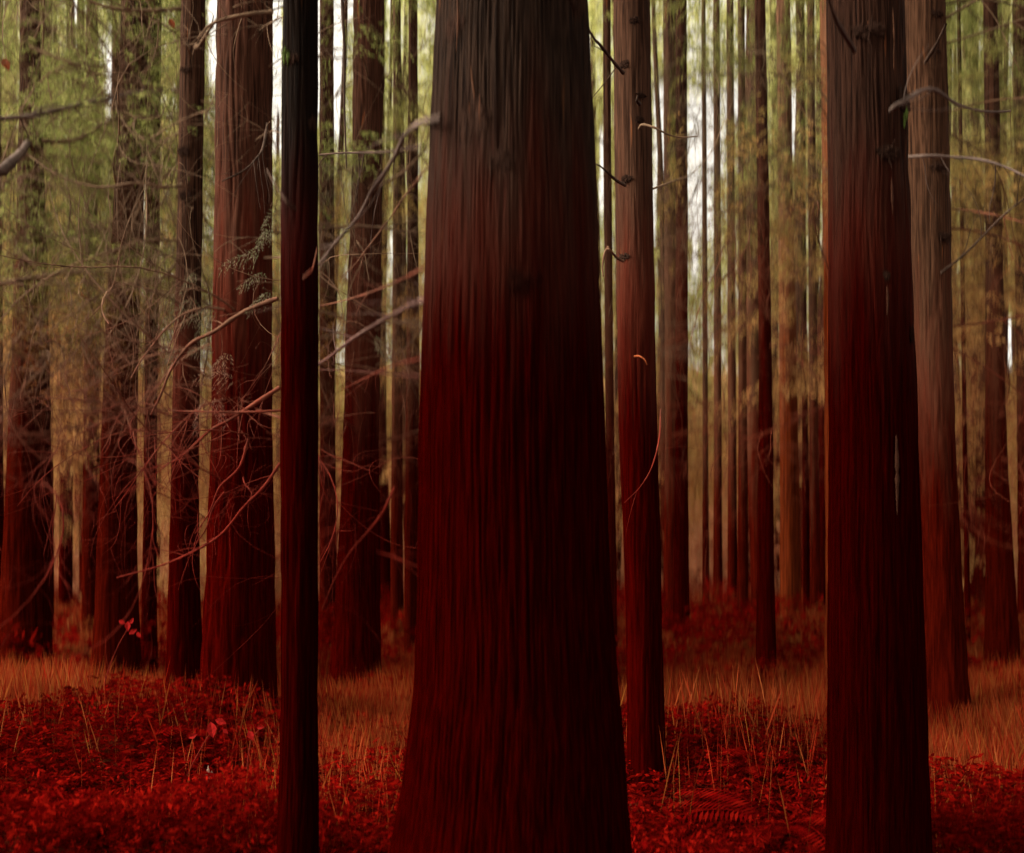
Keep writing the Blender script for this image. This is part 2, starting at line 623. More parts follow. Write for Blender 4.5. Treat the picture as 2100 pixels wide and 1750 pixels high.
def conifer_crown(cx, cy, z0, z1, rad, nb, ns, size, wid, k=7, seed=0):
    """drooping limbs dressed with sprays"""
    zb = R.uniform(z0, z1, nb)
    az = R.uniform(0, 2 * math.pi, nb)
    L = rad * R.uniform(0.45, 1.0, nb) * (1 - 0.55 * (zb - z0) / max(1, z1 - z0 + 6))
    t = R.uniform(0.12, 1.0, (nb, ns)) ** 0.8
    dx = np.cos(az)[:, None]
    dy = np.sin(az)[:, None]
    jit = R.normal(0, 0.13, (nb, ns)) * L[:, None]
    X = cx + dx * L[:, None] * t - dy * jit
    Y = cy + dy * L[:, None] * t + dx * jit
    Z = zb[:, None] + L[:, None] * (0.12 * t - 0.42 * t * t) - R.uniform(0, 0.35, (nb, ns))
    B = np.stack([X, Y, Z], -1).reshape(-1, 3)
    d = np.stack([dx * np.ones_like(t) - dy * jit * 1.5, dy * np.ones_like(t) + dx * jit * 1.5, -0.35 + 0 * t], -1).reshape(-1, 3)
    d += R.normal(0, 0.35, d.shape)
    d /= np.linalg.norm(d, axis=1)[:, None]
    n = len(B)
    return spray_tris(B, d, size * R.uniform(0.6, 1.4, n), wid * R.uniform(0.7, 1.3, n), k, 0.5)


def limbs_of_crown(acc, cx, cy, z0, z1, rad, n, r0, r_):
    for i in range(n):
        z = r_.uniform(z0, z1)
        a = r_.uniform(0, 2 * math.pi)
        dead_branch(acc, (cx, cy, z), (math.cos(a), math.sin(a), r_.uniform(-0.1, 0.35)), rad * r_.uniform(0.6, 1.1), r0, r_, 5, False, -0.25, 0.6, 4)


# ------------------------------------------------------------------ colours
RED = (0.085, 0.0022, 0.0008)
DEEP = (0.055, 0.0012, 0.0006)
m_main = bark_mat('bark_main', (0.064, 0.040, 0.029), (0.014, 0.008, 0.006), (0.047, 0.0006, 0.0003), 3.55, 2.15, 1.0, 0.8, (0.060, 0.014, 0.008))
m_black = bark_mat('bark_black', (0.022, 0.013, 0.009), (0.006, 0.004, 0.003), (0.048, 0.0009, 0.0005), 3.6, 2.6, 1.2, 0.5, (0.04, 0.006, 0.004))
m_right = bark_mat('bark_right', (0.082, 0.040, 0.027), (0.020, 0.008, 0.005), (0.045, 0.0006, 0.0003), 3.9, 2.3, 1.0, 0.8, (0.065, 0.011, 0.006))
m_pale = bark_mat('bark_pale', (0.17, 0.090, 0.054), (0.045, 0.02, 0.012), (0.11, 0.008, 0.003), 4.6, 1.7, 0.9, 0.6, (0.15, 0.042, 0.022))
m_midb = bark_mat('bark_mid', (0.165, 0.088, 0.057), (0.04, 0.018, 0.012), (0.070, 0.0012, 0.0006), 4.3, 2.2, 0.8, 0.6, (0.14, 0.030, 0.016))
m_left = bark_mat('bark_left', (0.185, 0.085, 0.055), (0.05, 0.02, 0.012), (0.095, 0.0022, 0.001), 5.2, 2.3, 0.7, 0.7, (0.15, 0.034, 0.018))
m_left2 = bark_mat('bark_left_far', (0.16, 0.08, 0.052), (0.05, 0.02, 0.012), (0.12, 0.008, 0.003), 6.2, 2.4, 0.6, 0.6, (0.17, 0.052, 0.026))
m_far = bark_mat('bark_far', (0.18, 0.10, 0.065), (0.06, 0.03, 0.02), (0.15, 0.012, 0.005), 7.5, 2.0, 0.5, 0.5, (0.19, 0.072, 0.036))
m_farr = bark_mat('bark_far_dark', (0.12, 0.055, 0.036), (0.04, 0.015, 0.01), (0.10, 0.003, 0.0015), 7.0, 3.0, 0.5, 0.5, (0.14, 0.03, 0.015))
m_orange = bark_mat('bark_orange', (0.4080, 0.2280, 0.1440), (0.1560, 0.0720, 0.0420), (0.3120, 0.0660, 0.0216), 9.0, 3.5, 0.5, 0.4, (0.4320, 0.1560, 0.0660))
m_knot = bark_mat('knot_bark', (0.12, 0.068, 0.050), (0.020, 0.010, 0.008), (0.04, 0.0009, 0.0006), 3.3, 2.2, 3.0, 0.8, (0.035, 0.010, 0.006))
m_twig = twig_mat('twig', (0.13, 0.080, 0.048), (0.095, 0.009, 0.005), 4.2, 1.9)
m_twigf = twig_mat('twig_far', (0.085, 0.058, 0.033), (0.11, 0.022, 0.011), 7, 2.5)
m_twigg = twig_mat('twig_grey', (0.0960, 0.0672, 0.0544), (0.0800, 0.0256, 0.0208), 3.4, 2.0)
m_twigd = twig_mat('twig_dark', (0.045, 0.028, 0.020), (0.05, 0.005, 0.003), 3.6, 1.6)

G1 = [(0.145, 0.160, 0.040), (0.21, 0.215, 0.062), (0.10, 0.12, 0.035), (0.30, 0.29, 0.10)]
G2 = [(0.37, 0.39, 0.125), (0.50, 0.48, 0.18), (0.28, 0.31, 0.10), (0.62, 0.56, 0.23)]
LOWB = [(0.37, 0.18, 0.062), (0.27, 0.14, 0.046), (0.43, 0.24, 0.092), (0.30, 0.10, 0.034)]  # brown low needles, with the distance's golden haze glow put into the colour
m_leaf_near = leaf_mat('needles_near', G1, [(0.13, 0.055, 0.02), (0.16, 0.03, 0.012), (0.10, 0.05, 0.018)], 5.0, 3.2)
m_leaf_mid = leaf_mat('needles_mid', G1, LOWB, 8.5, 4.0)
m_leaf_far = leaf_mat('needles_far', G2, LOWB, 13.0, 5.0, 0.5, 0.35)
m_frond = leaf_mat('frond_pale', [(0.1890, 0.1607, 0.0945), (0.1229, 0.1323, 0.0662), (0.2646, 0.2079, 0.1512)], [(0.2268, 0.0945, 0.0662), (0.2646, 0.1323, 0.1040)], 3.5, 2.4, 0.3)
m_fern_red = leaf_mat('fern_red', [(0.1309, 0.0015, 0.0011), (0.0770, 0.0008, 0.0008), (0.1848, 0.0046, 0.0023)], trans=0.4)
m_under_red = leaf_mat('undergrowth_red', [(0.0972, 0.0009, 0.0009), (0.0486, 0.0005, 0.0005), (0.1652, 0.0039, 0.0019), (0.0778, 0.0009, 0.0005)], trans=0.35, patch_scale=1.1)  # red light cast put into the undergrowth leaf colours
m_under_brown = leaf_mat('undergrowth_brown', [(0.19, 0.045, 0.012), (0.13, 0.022, 0.006), (0.20, 0.062, 0.018), (0.16, 0.008, 0.004)], trans=0.45)
m_tan = leaf_mat('shrub_tan', [(0.34, 0.145, 0.072), (0.27, 0.10, 0.045), (0.38, 0.18, 0.095), (0.28, 0.05, 0.02)], trans=0.45)
m_straw = leaf_mat('grass_straw', [(0.2513, 0.0450, 0.0118), (0.1851, 0.0053, 0.0026), (0.2513, 0.0661, 0.0185), (0.1323, 0.0026, 0.0013), (0.1984, 0.0264, 0.0079), (0.2248, 0.0728, 0.0132)], trans=0.45, patch_scale=1.1)

mg, n, l, b, o_ = new_mat('forest_floor')
pos = n.new('ShaderNodeNewGeometry').outputs['Position']
a1 = noise(n, l, pos, 3.0, 8, 0.7)
a2 = noise(n, l, pos, 0.45, 4, 0.6)
c = ramp(n, l, a1, [(0.3, (0.0182, 0.0005, 0.0005)), (0.5, (0.0501, 0.0009, 0.0009)), (0.7, (0.1092, 0.0036, 0.0018))])
c = mixc(n, l, ramp(n, l, a2, [(0.52, 0.0), (0.68, 0.8)]), c, (0.12, 0.03, 0.012))
sep = n.new('ShaderNodeSeparateXYZ')
l.new(pos, sep.inputs[0])
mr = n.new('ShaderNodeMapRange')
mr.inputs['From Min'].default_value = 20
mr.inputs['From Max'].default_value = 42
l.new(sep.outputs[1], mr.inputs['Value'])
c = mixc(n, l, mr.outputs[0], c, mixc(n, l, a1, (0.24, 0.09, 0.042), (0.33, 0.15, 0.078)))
l.new(c, b.inputs['Base Color'])
b.inputs['Roughness'].default_value = 0.95
b.inputs['Specular IOR Level'].default_value = 0.0
bp = n.new('ShaderNodeBump')
bp.inputs['Strength'].default_value = 0.8
bp.inputs['Distance'].default_value = 0.08
l.new(a1, bp.inputs['Height'])
l.new(bp.outputs[0], b.inputs['Normal'])

# ------------------------------------------------------------------ ground
xs = np.concatenate([np.linspace(-300, -26, 24), np.linspace(-25, 25, 200), np.linspace(26, 300, 24)])
ys = np.concatenate([np.linspace(-80, 1, 20), np.linspace(1.5, 30, 150), np.linspace(31, 90, 60), np.linspace(100, 500, 20)])
GX, GY = np.meshgrid(xs, ys, indexing='ij')
GV = np.stack([GX, GY, ground(GX, GY)], -1).reshape(-1, 3)
ny = len(ys)
i = np.arange(len(xs) - 1)[:, None] * ny
j = np.arange(ny - 1)[None, :]
GF = np.stack([i + j, i + ny + j, i + ny + j + 1, i + j + 1], -1).reshape(-1, 4)
go = mesh_obj('ground', GV, GF, mg, None, True)
go['kind'] = 'structure'
go['label'] = 'forest floor covered with red leaf litter'

# ------------------------------------------------------------------ the near trunks
A = Tree('large_cedar', 'very thick ridged cedar trunk with torn knots, the widest trunk of all', 4.0,
         [(0, 898, 1205), (200, 888, 1216), (400, 880, 1225), (650, 870, 1233), (875, 862, 1240), (1200, 858, 1252), (1400, 851, 1266), (1600, 825, 1282), (1750, 796, 1292)],
         m_main, 26, 0.017, 0.009, 760, 0.018, 3, lobes=0.035)
B = Tree('black_trunk_tree', 'narrow almost black straight trunk with a green lichen patch, nearest on the left', 4.5,
         [(0, 582, 650), (400, 578, 652), (875, 578, 652), (1400, 576, 652), (1750, 567, 654)], m_black, 20, 0.022, 0.007, 180, 0.03, 5, lobes=0.06)
Ct = Tree('large_cedar', 'thick dark trunk with a long pale resin streak, right of the widest one', 5.0,
          [(0, 1697, 1850), (400, 1702, 1860), (875, 1703, 1878), (1200, 1702, 1885), (1600, 1701, 1897), (1750, 1697, 1901)], m_right, 25, 0.019, 0.008, 520, 0.022, 7, lobes=0.03)
D = Tree('cedar_tree', 'pale lit trunk leaning right, close behind the right edge of the thick streaked trunk', 8.5,
         [(0, 1848, 1935), (400, 1858, 1945), (875, 1875, 1955), (1200, 1888, 1971), (1400, 1893, 1983), (1500, 1890, 1990)], m_pale, 24, 0.04, 0.012, 150, 0.05, 9)
E = Tree('cedar_tree', 'slim orange brown trunk half hidden behind the left edge of the thick streaked trunk', 10.5,
         [(0, 1682, 1728), (400, 1688, 1732), (875, 1692, 1736), (1300, 1694, 1740), (1420, 1690, 1744)], m_orange, 22, 0.04, 0.01, 80, 0.08, 11)
Ft = Tree('cedar_tree', 'medium trunk with broken branch stubs on its left, right beside the widest trunk', 6.4,
          [(0, 1258, 1330), (200, 1260, 1334), (400, 1262, 1338), (875, 1270, 1348), (1200, 1283, 1356), (1500, 1286, 1364), (1600, 1286, 1370), (1680, 1280, 1386)], m_midb, 23, 0.035, 0.008, 150, 0.04, 13)
F2 = Tree('thin_tree', 'thin dark trunk peeping out behind the trunk with broken stubs', 9.5,
          [(0, 1312, 1333), (400, 1318, 1339), (800, 1322, 1344), (1400, 1328, 1352)], m_farr, 20, 0.04, 0.006, 40, 0.1, 15)
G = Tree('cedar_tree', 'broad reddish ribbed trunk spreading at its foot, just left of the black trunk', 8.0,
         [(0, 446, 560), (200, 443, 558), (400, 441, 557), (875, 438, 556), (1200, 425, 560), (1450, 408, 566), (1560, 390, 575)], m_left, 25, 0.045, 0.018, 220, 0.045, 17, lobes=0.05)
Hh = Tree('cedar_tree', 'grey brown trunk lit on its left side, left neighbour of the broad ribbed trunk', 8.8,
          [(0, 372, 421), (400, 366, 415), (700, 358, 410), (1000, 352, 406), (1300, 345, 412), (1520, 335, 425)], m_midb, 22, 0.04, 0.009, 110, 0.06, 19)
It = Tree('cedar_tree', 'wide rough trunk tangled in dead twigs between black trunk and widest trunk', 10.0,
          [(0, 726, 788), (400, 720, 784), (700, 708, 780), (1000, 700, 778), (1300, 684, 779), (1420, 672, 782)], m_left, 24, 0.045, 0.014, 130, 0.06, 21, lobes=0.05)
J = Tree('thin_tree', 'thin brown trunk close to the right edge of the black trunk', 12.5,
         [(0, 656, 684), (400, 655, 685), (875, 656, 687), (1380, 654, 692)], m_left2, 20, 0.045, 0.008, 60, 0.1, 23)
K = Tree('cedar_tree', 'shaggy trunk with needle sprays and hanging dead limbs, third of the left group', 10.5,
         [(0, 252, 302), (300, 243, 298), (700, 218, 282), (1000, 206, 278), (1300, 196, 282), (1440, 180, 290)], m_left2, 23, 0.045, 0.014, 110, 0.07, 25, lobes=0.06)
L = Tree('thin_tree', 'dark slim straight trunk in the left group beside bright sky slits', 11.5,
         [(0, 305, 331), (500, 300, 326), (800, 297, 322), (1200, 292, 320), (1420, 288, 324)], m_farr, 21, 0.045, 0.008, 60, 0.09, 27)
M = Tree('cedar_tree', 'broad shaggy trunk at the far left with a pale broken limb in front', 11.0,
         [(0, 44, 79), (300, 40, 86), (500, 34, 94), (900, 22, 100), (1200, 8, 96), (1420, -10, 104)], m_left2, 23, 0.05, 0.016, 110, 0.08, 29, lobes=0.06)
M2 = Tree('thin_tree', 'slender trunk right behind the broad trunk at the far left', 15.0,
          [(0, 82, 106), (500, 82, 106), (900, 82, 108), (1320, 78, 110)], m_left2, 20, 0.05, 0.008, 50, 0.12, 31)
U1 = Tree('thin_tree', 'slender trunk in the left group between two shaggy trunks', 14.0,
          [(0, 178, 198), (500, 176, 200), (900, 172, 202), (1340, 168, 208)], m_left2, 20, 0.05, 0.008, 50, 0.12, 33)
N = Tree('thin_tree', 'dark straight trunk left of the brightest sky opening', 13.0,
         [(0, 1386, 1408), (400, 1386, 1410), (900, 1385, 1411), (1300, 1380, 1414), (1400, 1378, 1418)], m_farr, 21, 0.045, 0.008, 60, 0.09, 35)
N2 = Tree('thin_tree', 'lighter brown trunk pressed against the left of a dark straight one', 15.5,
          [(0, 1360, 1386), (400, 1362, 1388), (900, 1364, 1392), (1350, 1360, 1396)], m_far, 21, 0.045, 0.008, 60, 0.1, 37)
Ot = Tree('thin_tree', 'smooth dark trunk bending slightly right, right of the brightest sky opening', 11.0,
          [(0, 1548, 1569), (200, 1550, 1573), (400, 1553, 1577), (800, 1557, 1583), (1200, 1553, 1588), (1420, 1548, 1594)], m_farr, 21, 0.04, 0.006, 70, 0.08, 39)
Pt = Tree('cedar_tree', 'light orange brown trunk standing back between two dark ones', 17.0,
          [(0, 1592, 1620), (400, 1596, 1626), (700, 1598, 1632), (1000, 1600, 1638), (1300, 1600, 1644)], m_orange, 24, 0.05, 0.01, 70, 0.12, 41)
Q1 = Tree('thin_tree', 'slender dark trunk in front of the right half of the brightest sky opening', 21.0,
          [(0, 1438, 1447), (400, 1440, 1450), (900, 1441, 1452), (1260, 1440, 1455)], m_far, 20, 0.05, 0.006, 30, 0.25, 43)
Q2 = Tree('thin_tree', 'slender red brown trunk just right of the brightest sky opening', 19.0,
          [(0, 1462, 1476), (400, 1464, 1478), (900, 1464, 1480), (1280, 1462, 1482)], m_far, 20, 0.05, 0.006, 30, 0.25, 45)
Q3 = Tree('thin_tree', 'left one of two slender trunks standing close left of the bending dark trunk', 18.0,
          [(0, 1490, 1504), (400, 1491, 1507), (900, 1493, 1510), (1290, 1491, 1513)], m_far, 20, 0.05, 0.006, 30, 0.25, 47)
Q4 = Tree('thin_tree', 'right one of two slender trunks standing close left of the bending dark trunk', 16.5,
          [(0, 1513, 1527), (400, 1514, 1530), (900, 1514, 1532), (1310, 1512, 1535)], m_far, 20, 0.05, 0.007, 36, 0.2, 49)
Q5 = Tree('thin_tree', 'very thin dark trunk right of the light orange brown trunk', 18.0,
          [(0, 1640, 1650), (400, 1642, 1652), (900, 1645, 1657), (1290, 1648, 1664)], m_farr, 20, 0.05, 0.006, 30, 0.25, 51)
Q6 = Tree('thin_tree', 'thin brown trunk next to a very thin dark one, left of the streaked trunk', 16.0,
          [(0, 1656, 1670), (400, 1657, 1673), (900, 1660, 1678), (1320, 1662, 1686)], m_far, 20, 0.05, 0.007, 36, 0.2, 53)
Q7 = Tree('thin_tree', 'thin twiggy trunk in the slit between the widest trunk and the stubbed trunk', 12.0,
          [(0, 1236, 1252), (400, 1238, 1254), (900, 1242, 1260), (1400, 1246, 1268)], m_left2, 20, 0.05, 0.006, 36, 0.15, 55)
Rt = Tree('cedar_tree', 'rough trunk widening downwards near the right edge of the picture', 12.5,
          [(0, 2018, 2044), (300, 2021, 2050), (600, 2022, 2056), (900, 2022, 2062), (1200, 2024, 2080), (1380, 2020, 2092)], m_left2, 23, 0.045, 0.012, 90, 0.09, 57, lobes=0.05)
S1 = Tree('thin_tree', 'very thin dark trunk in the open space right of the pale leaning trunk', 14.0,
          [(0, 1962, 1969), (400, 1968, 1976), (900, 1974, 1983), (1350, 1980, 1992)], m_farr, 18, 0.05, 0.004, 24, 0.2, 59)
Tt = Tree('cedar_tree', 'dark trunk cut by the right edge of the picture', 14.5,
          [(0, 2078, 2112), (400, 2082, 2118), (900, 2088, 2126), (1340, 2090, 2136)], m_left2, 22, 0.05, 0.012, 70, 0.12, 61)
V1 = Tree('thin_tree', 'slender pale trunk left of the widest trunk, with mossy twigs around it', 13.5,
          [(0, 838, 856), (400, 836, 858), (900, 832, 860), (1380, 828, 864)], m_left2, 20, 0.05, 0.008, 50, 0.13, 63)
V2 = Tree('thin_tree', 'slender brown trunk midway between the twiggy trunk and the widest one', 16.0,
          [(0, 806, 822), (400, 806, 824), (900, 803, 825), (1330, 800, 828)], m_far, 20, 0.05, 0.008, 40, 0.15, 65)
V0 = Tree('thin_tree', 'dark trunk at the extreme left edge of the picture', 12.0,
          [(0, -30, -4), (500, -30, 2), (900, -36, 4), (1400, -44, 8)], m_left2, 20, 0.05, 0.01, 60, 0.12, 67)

# knots, scars and strips of the near trunks
for (T, x, y, s_, sd_, tl) in [(A, 940, 118, 0.042, 1, 1.1), (A, 984, 318, 0.055, 2, 1.8), (A, 1030, 402, 0.060, 3, 0.9), (A, 1064, 632, 0.060, 4, 0.9), (A, 1172, 55, 0.055, 5, 1.4),
                               (Ct, 1752, 103, 0.062, 6, 0.6), (Ct, 1791, 346, 0.058, 7, 0.6), (Ct, 1832, 228, 0.05, 8, 1.0), (Ct, 1786, 590, 0.02, 9, 1.0),
                               (B, 606, 138, 0.030, 10, 0.6), (B, 645, 262, 0.022, 11, 1.4), (Ft, 1276, 148, 0.032, 12, 0.7), (Ft, 1280, 380, 0.032, 13, 0.7), (Ft, 1276, 536, 0.032, 14, 0.7),
                               (Ft, 1296, 62, 0.03, 15, 0.7), (Ft, 1310, 212, 0.03, 16, 0.5), (Ft, 1306, 262, 0.028, 17, 0.7), (D, 1904, 52, 0.05, 18, 0.5), (D, 1898, 128, 0.05, 19, 0.4), (D, 1905, 360, 0.06, 20, 0.5),
                               (D, 1918, 498, 0.06, 21, 0.6), (Hh, 384, 320, 0.05, 22, 0.7), (Hh, 388, 410, 0.05, 23, 0.8), (Hh, 388, 155, 0.04, 24, 0.6), (Ct, 1848, 700, 0.018, 25, 2.0), (A, 1100, 855, 0.022, 26, 1.2)]:
    knot(T, x, y, s_, m_knot, sd_, tl)

def plain(name, col, rough=0.7):
    m, n, l, b, o = new_mat(name)
    g = n.new('ShaderNodeNewGeometry').outputs['Position']
    v = noise(n, l, g, 60, 4, 0.7)
    l.new(mixc(n, l, 1.0, col, ramp(n, l, v, [(0.3, 0.45), (0.7, 1.4)]), 'MULTIPLY'), b.inputs['Base Color'])
    b.inputs['Roughness'].default_value = rough
    b.inputs['Specular IOR Level'].default_value = 0.02
    return m
m_resin = plain('resin_pale', (0.030, 0.011, 0.006))
m_fibre = plain('bark_fibre', (0.06, 0.026, 0.014))
m_lichen = plain('lichen_green', (0.045, 0.065, 0.014), 0.9)
m_redleaf = plain('red_leaf', (0.20, 0.006, 0.005))
m_deadleaf = plain('dead_leaf', (0.15, 0.035, 0.012))
m_highlight = plain('highlight_pale', (0.26, 0.15, 0.11))

for (pts, w_) in [([(1802, 905), (1803, 960), (1803, 1060)], 0.008), ([(1786, 612), (1787, 640), (1786, 668)], 0.006), ([(1796, 398), (1797, 430), (1798, 470)], 0.005)]:
    strip(Ct, pts, w_, m_resin, 'resin_streak')
for (T, pts, w_) in [(A, [(974, 210), (980, 260), (985, 296)], 0.003), (A, [(948, 60), (950, 110), (947, 170)], 0.003), (A, [(1108, 0), (1112, 40), (1106, 80)], 0.003), (Ct, [(1800, 60), (1802, 120), (1801, 180)], 0.003)]:
    strip(T, pts, w_, m_fibre, 'bark_strip')
for (T, pts, w_) in [(B, [(592, 112), (593, 128), (591, 146)], 0.014), (B, [(597, 120), (600, 134), (598, 150)], 0.008), (Ct, [(1837, 240), (1836, 258), (1834, 274)], 0.009), (Ct, [(1829, 262), (1830, 275), (1829, 290)], 0.006)]:
    strip(T, pts, w_, m_lichen, 'lichen_patch', 0.004)

# ------------------------------------------------------------------ the branches that can be told apart
limb(A, [(905, 243, 3.75), (888, 246, 3.8), (868, 250, 4.0), (846, 262, 4.2), (826, 284, 4.3), (812, 316, 4.4), (790, 352, 4.5), (762, 392, 4.6), (738, 440, 4.7), (708, 476, 4.8), (678, 510, 4.9), (652, 545, 5.0)], 0.011, 0.005, m_twigg, tw=7, seed=4, label='long grey bent branch reaching down left')
limb(A, [(900, 330, 4.0), (876, 344, 4.2), (850, 378, 4.5), (826, 408, 4.8), (800, 448, 5.0), (760, 500, 5.2), (730, 540, 5.3), (700, 570, 5.4)], 0.007, 0.002, m_twig, tw=8, seed=5)
limb(A, [(895, 611, 3.85), (870, 616, 4.0), (842, 626, 4.2), (810, 644, 4.5), (776, 662, 4.7), (740, 684, 4.9), (706, 708, 5.0), (674, 734, 5.1), (650, 748, 5.2)], 0.011, 0.006, m_twigg, tw=6, seed=6, label='thick grey branch sloping down left')
limb(A, [(872, 548, 4.1), (820, 575, 4.6), (760, 600, 5.0), (700, 618, 5.4), (656, 628, 5.6)], 0.006, 0.003, m_twig, tw=6, seed=7)
limb(A, [(866, 735, 4.1), (800, 752, 4.6), (740, 780, 5.0), (700, 800, 5.2)], 0.004, 0.002, m_twig, tw=5, seed=8)
limb(A, [(872, 772, 4.1), (800, 768, 4.6), (740, 762, 5.0), (650, 758, 5.4)], 0.004, 0.003, m_twigd, tw=5, seed=9)
limb(A, [(868, 300, 4.1), (790, 312, 5.0), (700, 314, 6.2), (656, 318, 6.5)], 0.007, 0.006, m_twigd, tw=6, seed=10)
limb(Ct, [(1752, 105, 4.66), (1744, 92, 4.5), (1728, 66, 4.4), (1712, 36, 4.2), (1694, -20, 4.1), (1670, -90, 3.9)], 0.012, 0.006, m_twigd, label='dark stout branch rising up left')
limb(Ct, [(1826, 226, 4.75), (1842, 214, 4.6), (1866, 200, 4.6), (1890, 186, 4.7), (1914, 184, 4.8), (1936, 196, 4.9), (1962, 214, 5.1), (2000, 226, 5.3), (2036, 230, 5.5), (2072, 228, 5.7)], 0.011, 0.005, m_twigg, tw=6, seed=11, label='curved grey branch arching right')
limb(D, [(1862, 322, 7.9), (1900, 320, 7.8), (1950, 322, 7.8), (2010, 328, 7.7), (2060, 342, 7.6), (2110, 366, 7.5)], 0.012, 0.008, m_twigg, tw=5, seed=12, label='nearly level grey branch reaching right')
limb(D, [(1898, 128, 8.3), (1910, 108, 8.0), (1924, 84, 7.8), (1940, 50, 7.6)], 0.015, 0.008, m_twigd)
limb(D, [(1930, 560, 8.3), (1980, 520, 8.0), (2030, 470, 7.8), (2060, 440, 7.7), (2110, 400, 7.6)], 0.010, 0.006, m_twigd, tw=5, seed=13)
limb(Ft, [(1278, 150, 6.15), (1262, 132, 6.0), (1246, 112, 5.9), (1230, 92, 5.8), (1216, 76, 5.7), (1190, 30, 5.6)], 0.011, 0.006, m_twigd, tw=3, seed=14)
limb(Ft, [(1282, 380, 6.15), (1266, 372, 6.0), (1250, 358, 5.9), (1232, 342, 5.8), (1220, 336, 5.8)], 0.010, 0.004, m_twigd)
limb(Ft, [(1278, 536, 6.15), (1264, 528, 6.0), (1252, 514, 5.9), (1244, 508, 5.9)], 0.009, 0.005, m_twig)
limb(Ft, [(1248, 506, 6.0), (1240, 520, 6.0), (1236, 545, 6.0), (1237, 568, 6.0)], 0.008, 0.004, m_twig)
limb(Ft, [(1311, 264, 6.1), (1318, 256, 6.05), (1342, 262, 6.0), (1370, 276, 6.0), (1395, 282, 6.1), (1430, 280, 6.2)], 0.009, 0.003, m_twig)
limb(Ft, [(1312, 214, 6.1), (1306, 206, 6.0), (1308, 196, 6.0)], 0.012, 0.004, m_twigd)
limb(Ft, [(1302, 731, 6.1), (1312, 731, 5.95), (1322, 738, 5.9), (1327, 748, 5.9)], 0.007, 0.003, m_deadleaf, label='small orange hooked stub')
limb(Ft, [(1355, 840, 6.3), (1352, 900, 6.1), (1336, 960, 6.0), (1312, 1000, 6.0), (1280, 1032, 6.0)], 0.006, 0.002, m_twig, tw=2, seed=15)
limb(B, [(606, 430, 4.38), (596, 422, 4.3), (582, 406, 4.3), (566, 382, 4.4), (548, 350, 4.5)], 0.007, 0.004, m_twigd)
limb(B, [(622, 570, 4.38), (634, 560, 4.3), (642, 548, 4.3), (650, 512, 4.4)], 0.005, 0.003, m_twig)
limb(M, [(-30, 360, 8.0), (0, 352, 8.0), (20, 336, 8.2), (44, 312, 8.5), (56, 296, 9.0), (62, 300, 10.6)], 0.045, 0.032, m_twigg, label='pale thick broken limb')
limb(M, [(-30, 246, 8.5), (60, 238, 8.8), (150, 218, 9.2), (240, 198, 9.6), (320, 188, 10), (372, 184, 10.2)], 0.022, 0.016, m_twigg, tw=8, seed=16, label='long pale limb crossing the left group')
limb(M, [(-30, 588, 8.5), (60, 572, 8.8), (140, 560, 9.2), (240, 558, 9.6), (350, 557, 10)], 0.020, 0.014, m_twig, tw=8, seed=17)
limb(K, [(86, 290, 8.8), (160, 286, 9.0), (220, 250, 9.4), (290, 240, 9.6), (370, 242, 9.8)], 0.018, 0.010, m_twig, tw=7, seed=18)
limb(K, [(60, 96, 9.2), (140, 128, 9.2), (220, 158, 9.4), (330, 182, 9.7), (420, 195, 9.8), (450, 196, 9.9)], 0.016, 0.010, m_twig, tw=8, seed=19)
limb(Hh, [(372, 380, 8.6), (340, 384, 8.2), (280, 376, 8.0), (200, 384, 8.0), (120, 360, 8.0), (60, 320, 8.1)], 0.014, 0.004, m_twig, tw=10, seed=20)
limb(Hh, [(370, 18, 8.6), (300, 22, 8.2), (220, 15, 8.0), (160, -10, 7.9)], 0.016, 0.008, m_twig, tw=6, seed=21)
limb(Hh, [(400, 96, 8.6), (410, 92, 8.3), (430, 60, 8.0), (450, 36, 7.9), (480, 10, 7.8)], 0.016, 0.010, m_twig, tw=4, seed=22)
limb(G, [(556, 25, 7.6), (520, 28, 7.3), (470, 38, 7.2), (430, 52, 7.2), (405, 80, 7.2)], 0.016, 0.007, m_twig, tw=6, seed=23)
limb(G, [(548, 255, 7.6), (540, 300, 7.2), (530, 320, 7.1), (500, 350, 7.0), (455, 372, 7.0)], 0.010, 0.004, m_twigd, tw=8, seed=24)
limb(G, [(570, 612, 6.8), (500, 640, 6.9), (440, 680, 7.0), (390, 706, 7.1), (350, 760, 7.2), (330, 810, 7.3), (310, 850, 7.4)], 0.016, 0.006, m_twig, tw=10, seed=25)
limb(G, [(574, 795, 6.8), (520, 830, 6.8), (470, 862, 6.9), (430, 884, 7.0), (380, 930, 7.2), (330, 960, 7.3)], 0.016, 0.005, m_twig, tw=10, seed=26)
limb(G, [(578, 842, 6.8), (520, 845, 6.8), (450, 845, 6.9), (350, 843, 7.1)], 0.010, 0.005, m_twig, tw=5, seed=27)
limb(G, [(575, 950, 6.8), (540, 1000, 6.8), (500, 1040, 6.8), (455, 1095, 6.9), (400, 1130, 7.0), (330, 1160, 7.1), (240, 1185, 7.2)], 0.011, 0.005, m_twig, tw=6, seed=28)
limb(G, [(510, 900, 6.8), (490, 960, 6.8), (450, 1000, 6.8), (430, 1050, 6.8), (400, 1095, 6.8)], 0.010, 0.003, m_twig, tw=4, seed=29)
limb(G, [(460, 1010, 6.8), (438, 1040, 6.8), (420, 1090, 6.8), (395, 1120, 6.9)], 0.008, 0.003, m_twig)
limb(It, [(809, 1000, 8.9), (785, 1050, 8.8), (755, 1090, 8.8), (720, 1130, 8.8), (690, 1180, 8.8), (660, 1250, 8.8)], 0.012, 0.004, m_twig, label='thin red branch sloping down left')
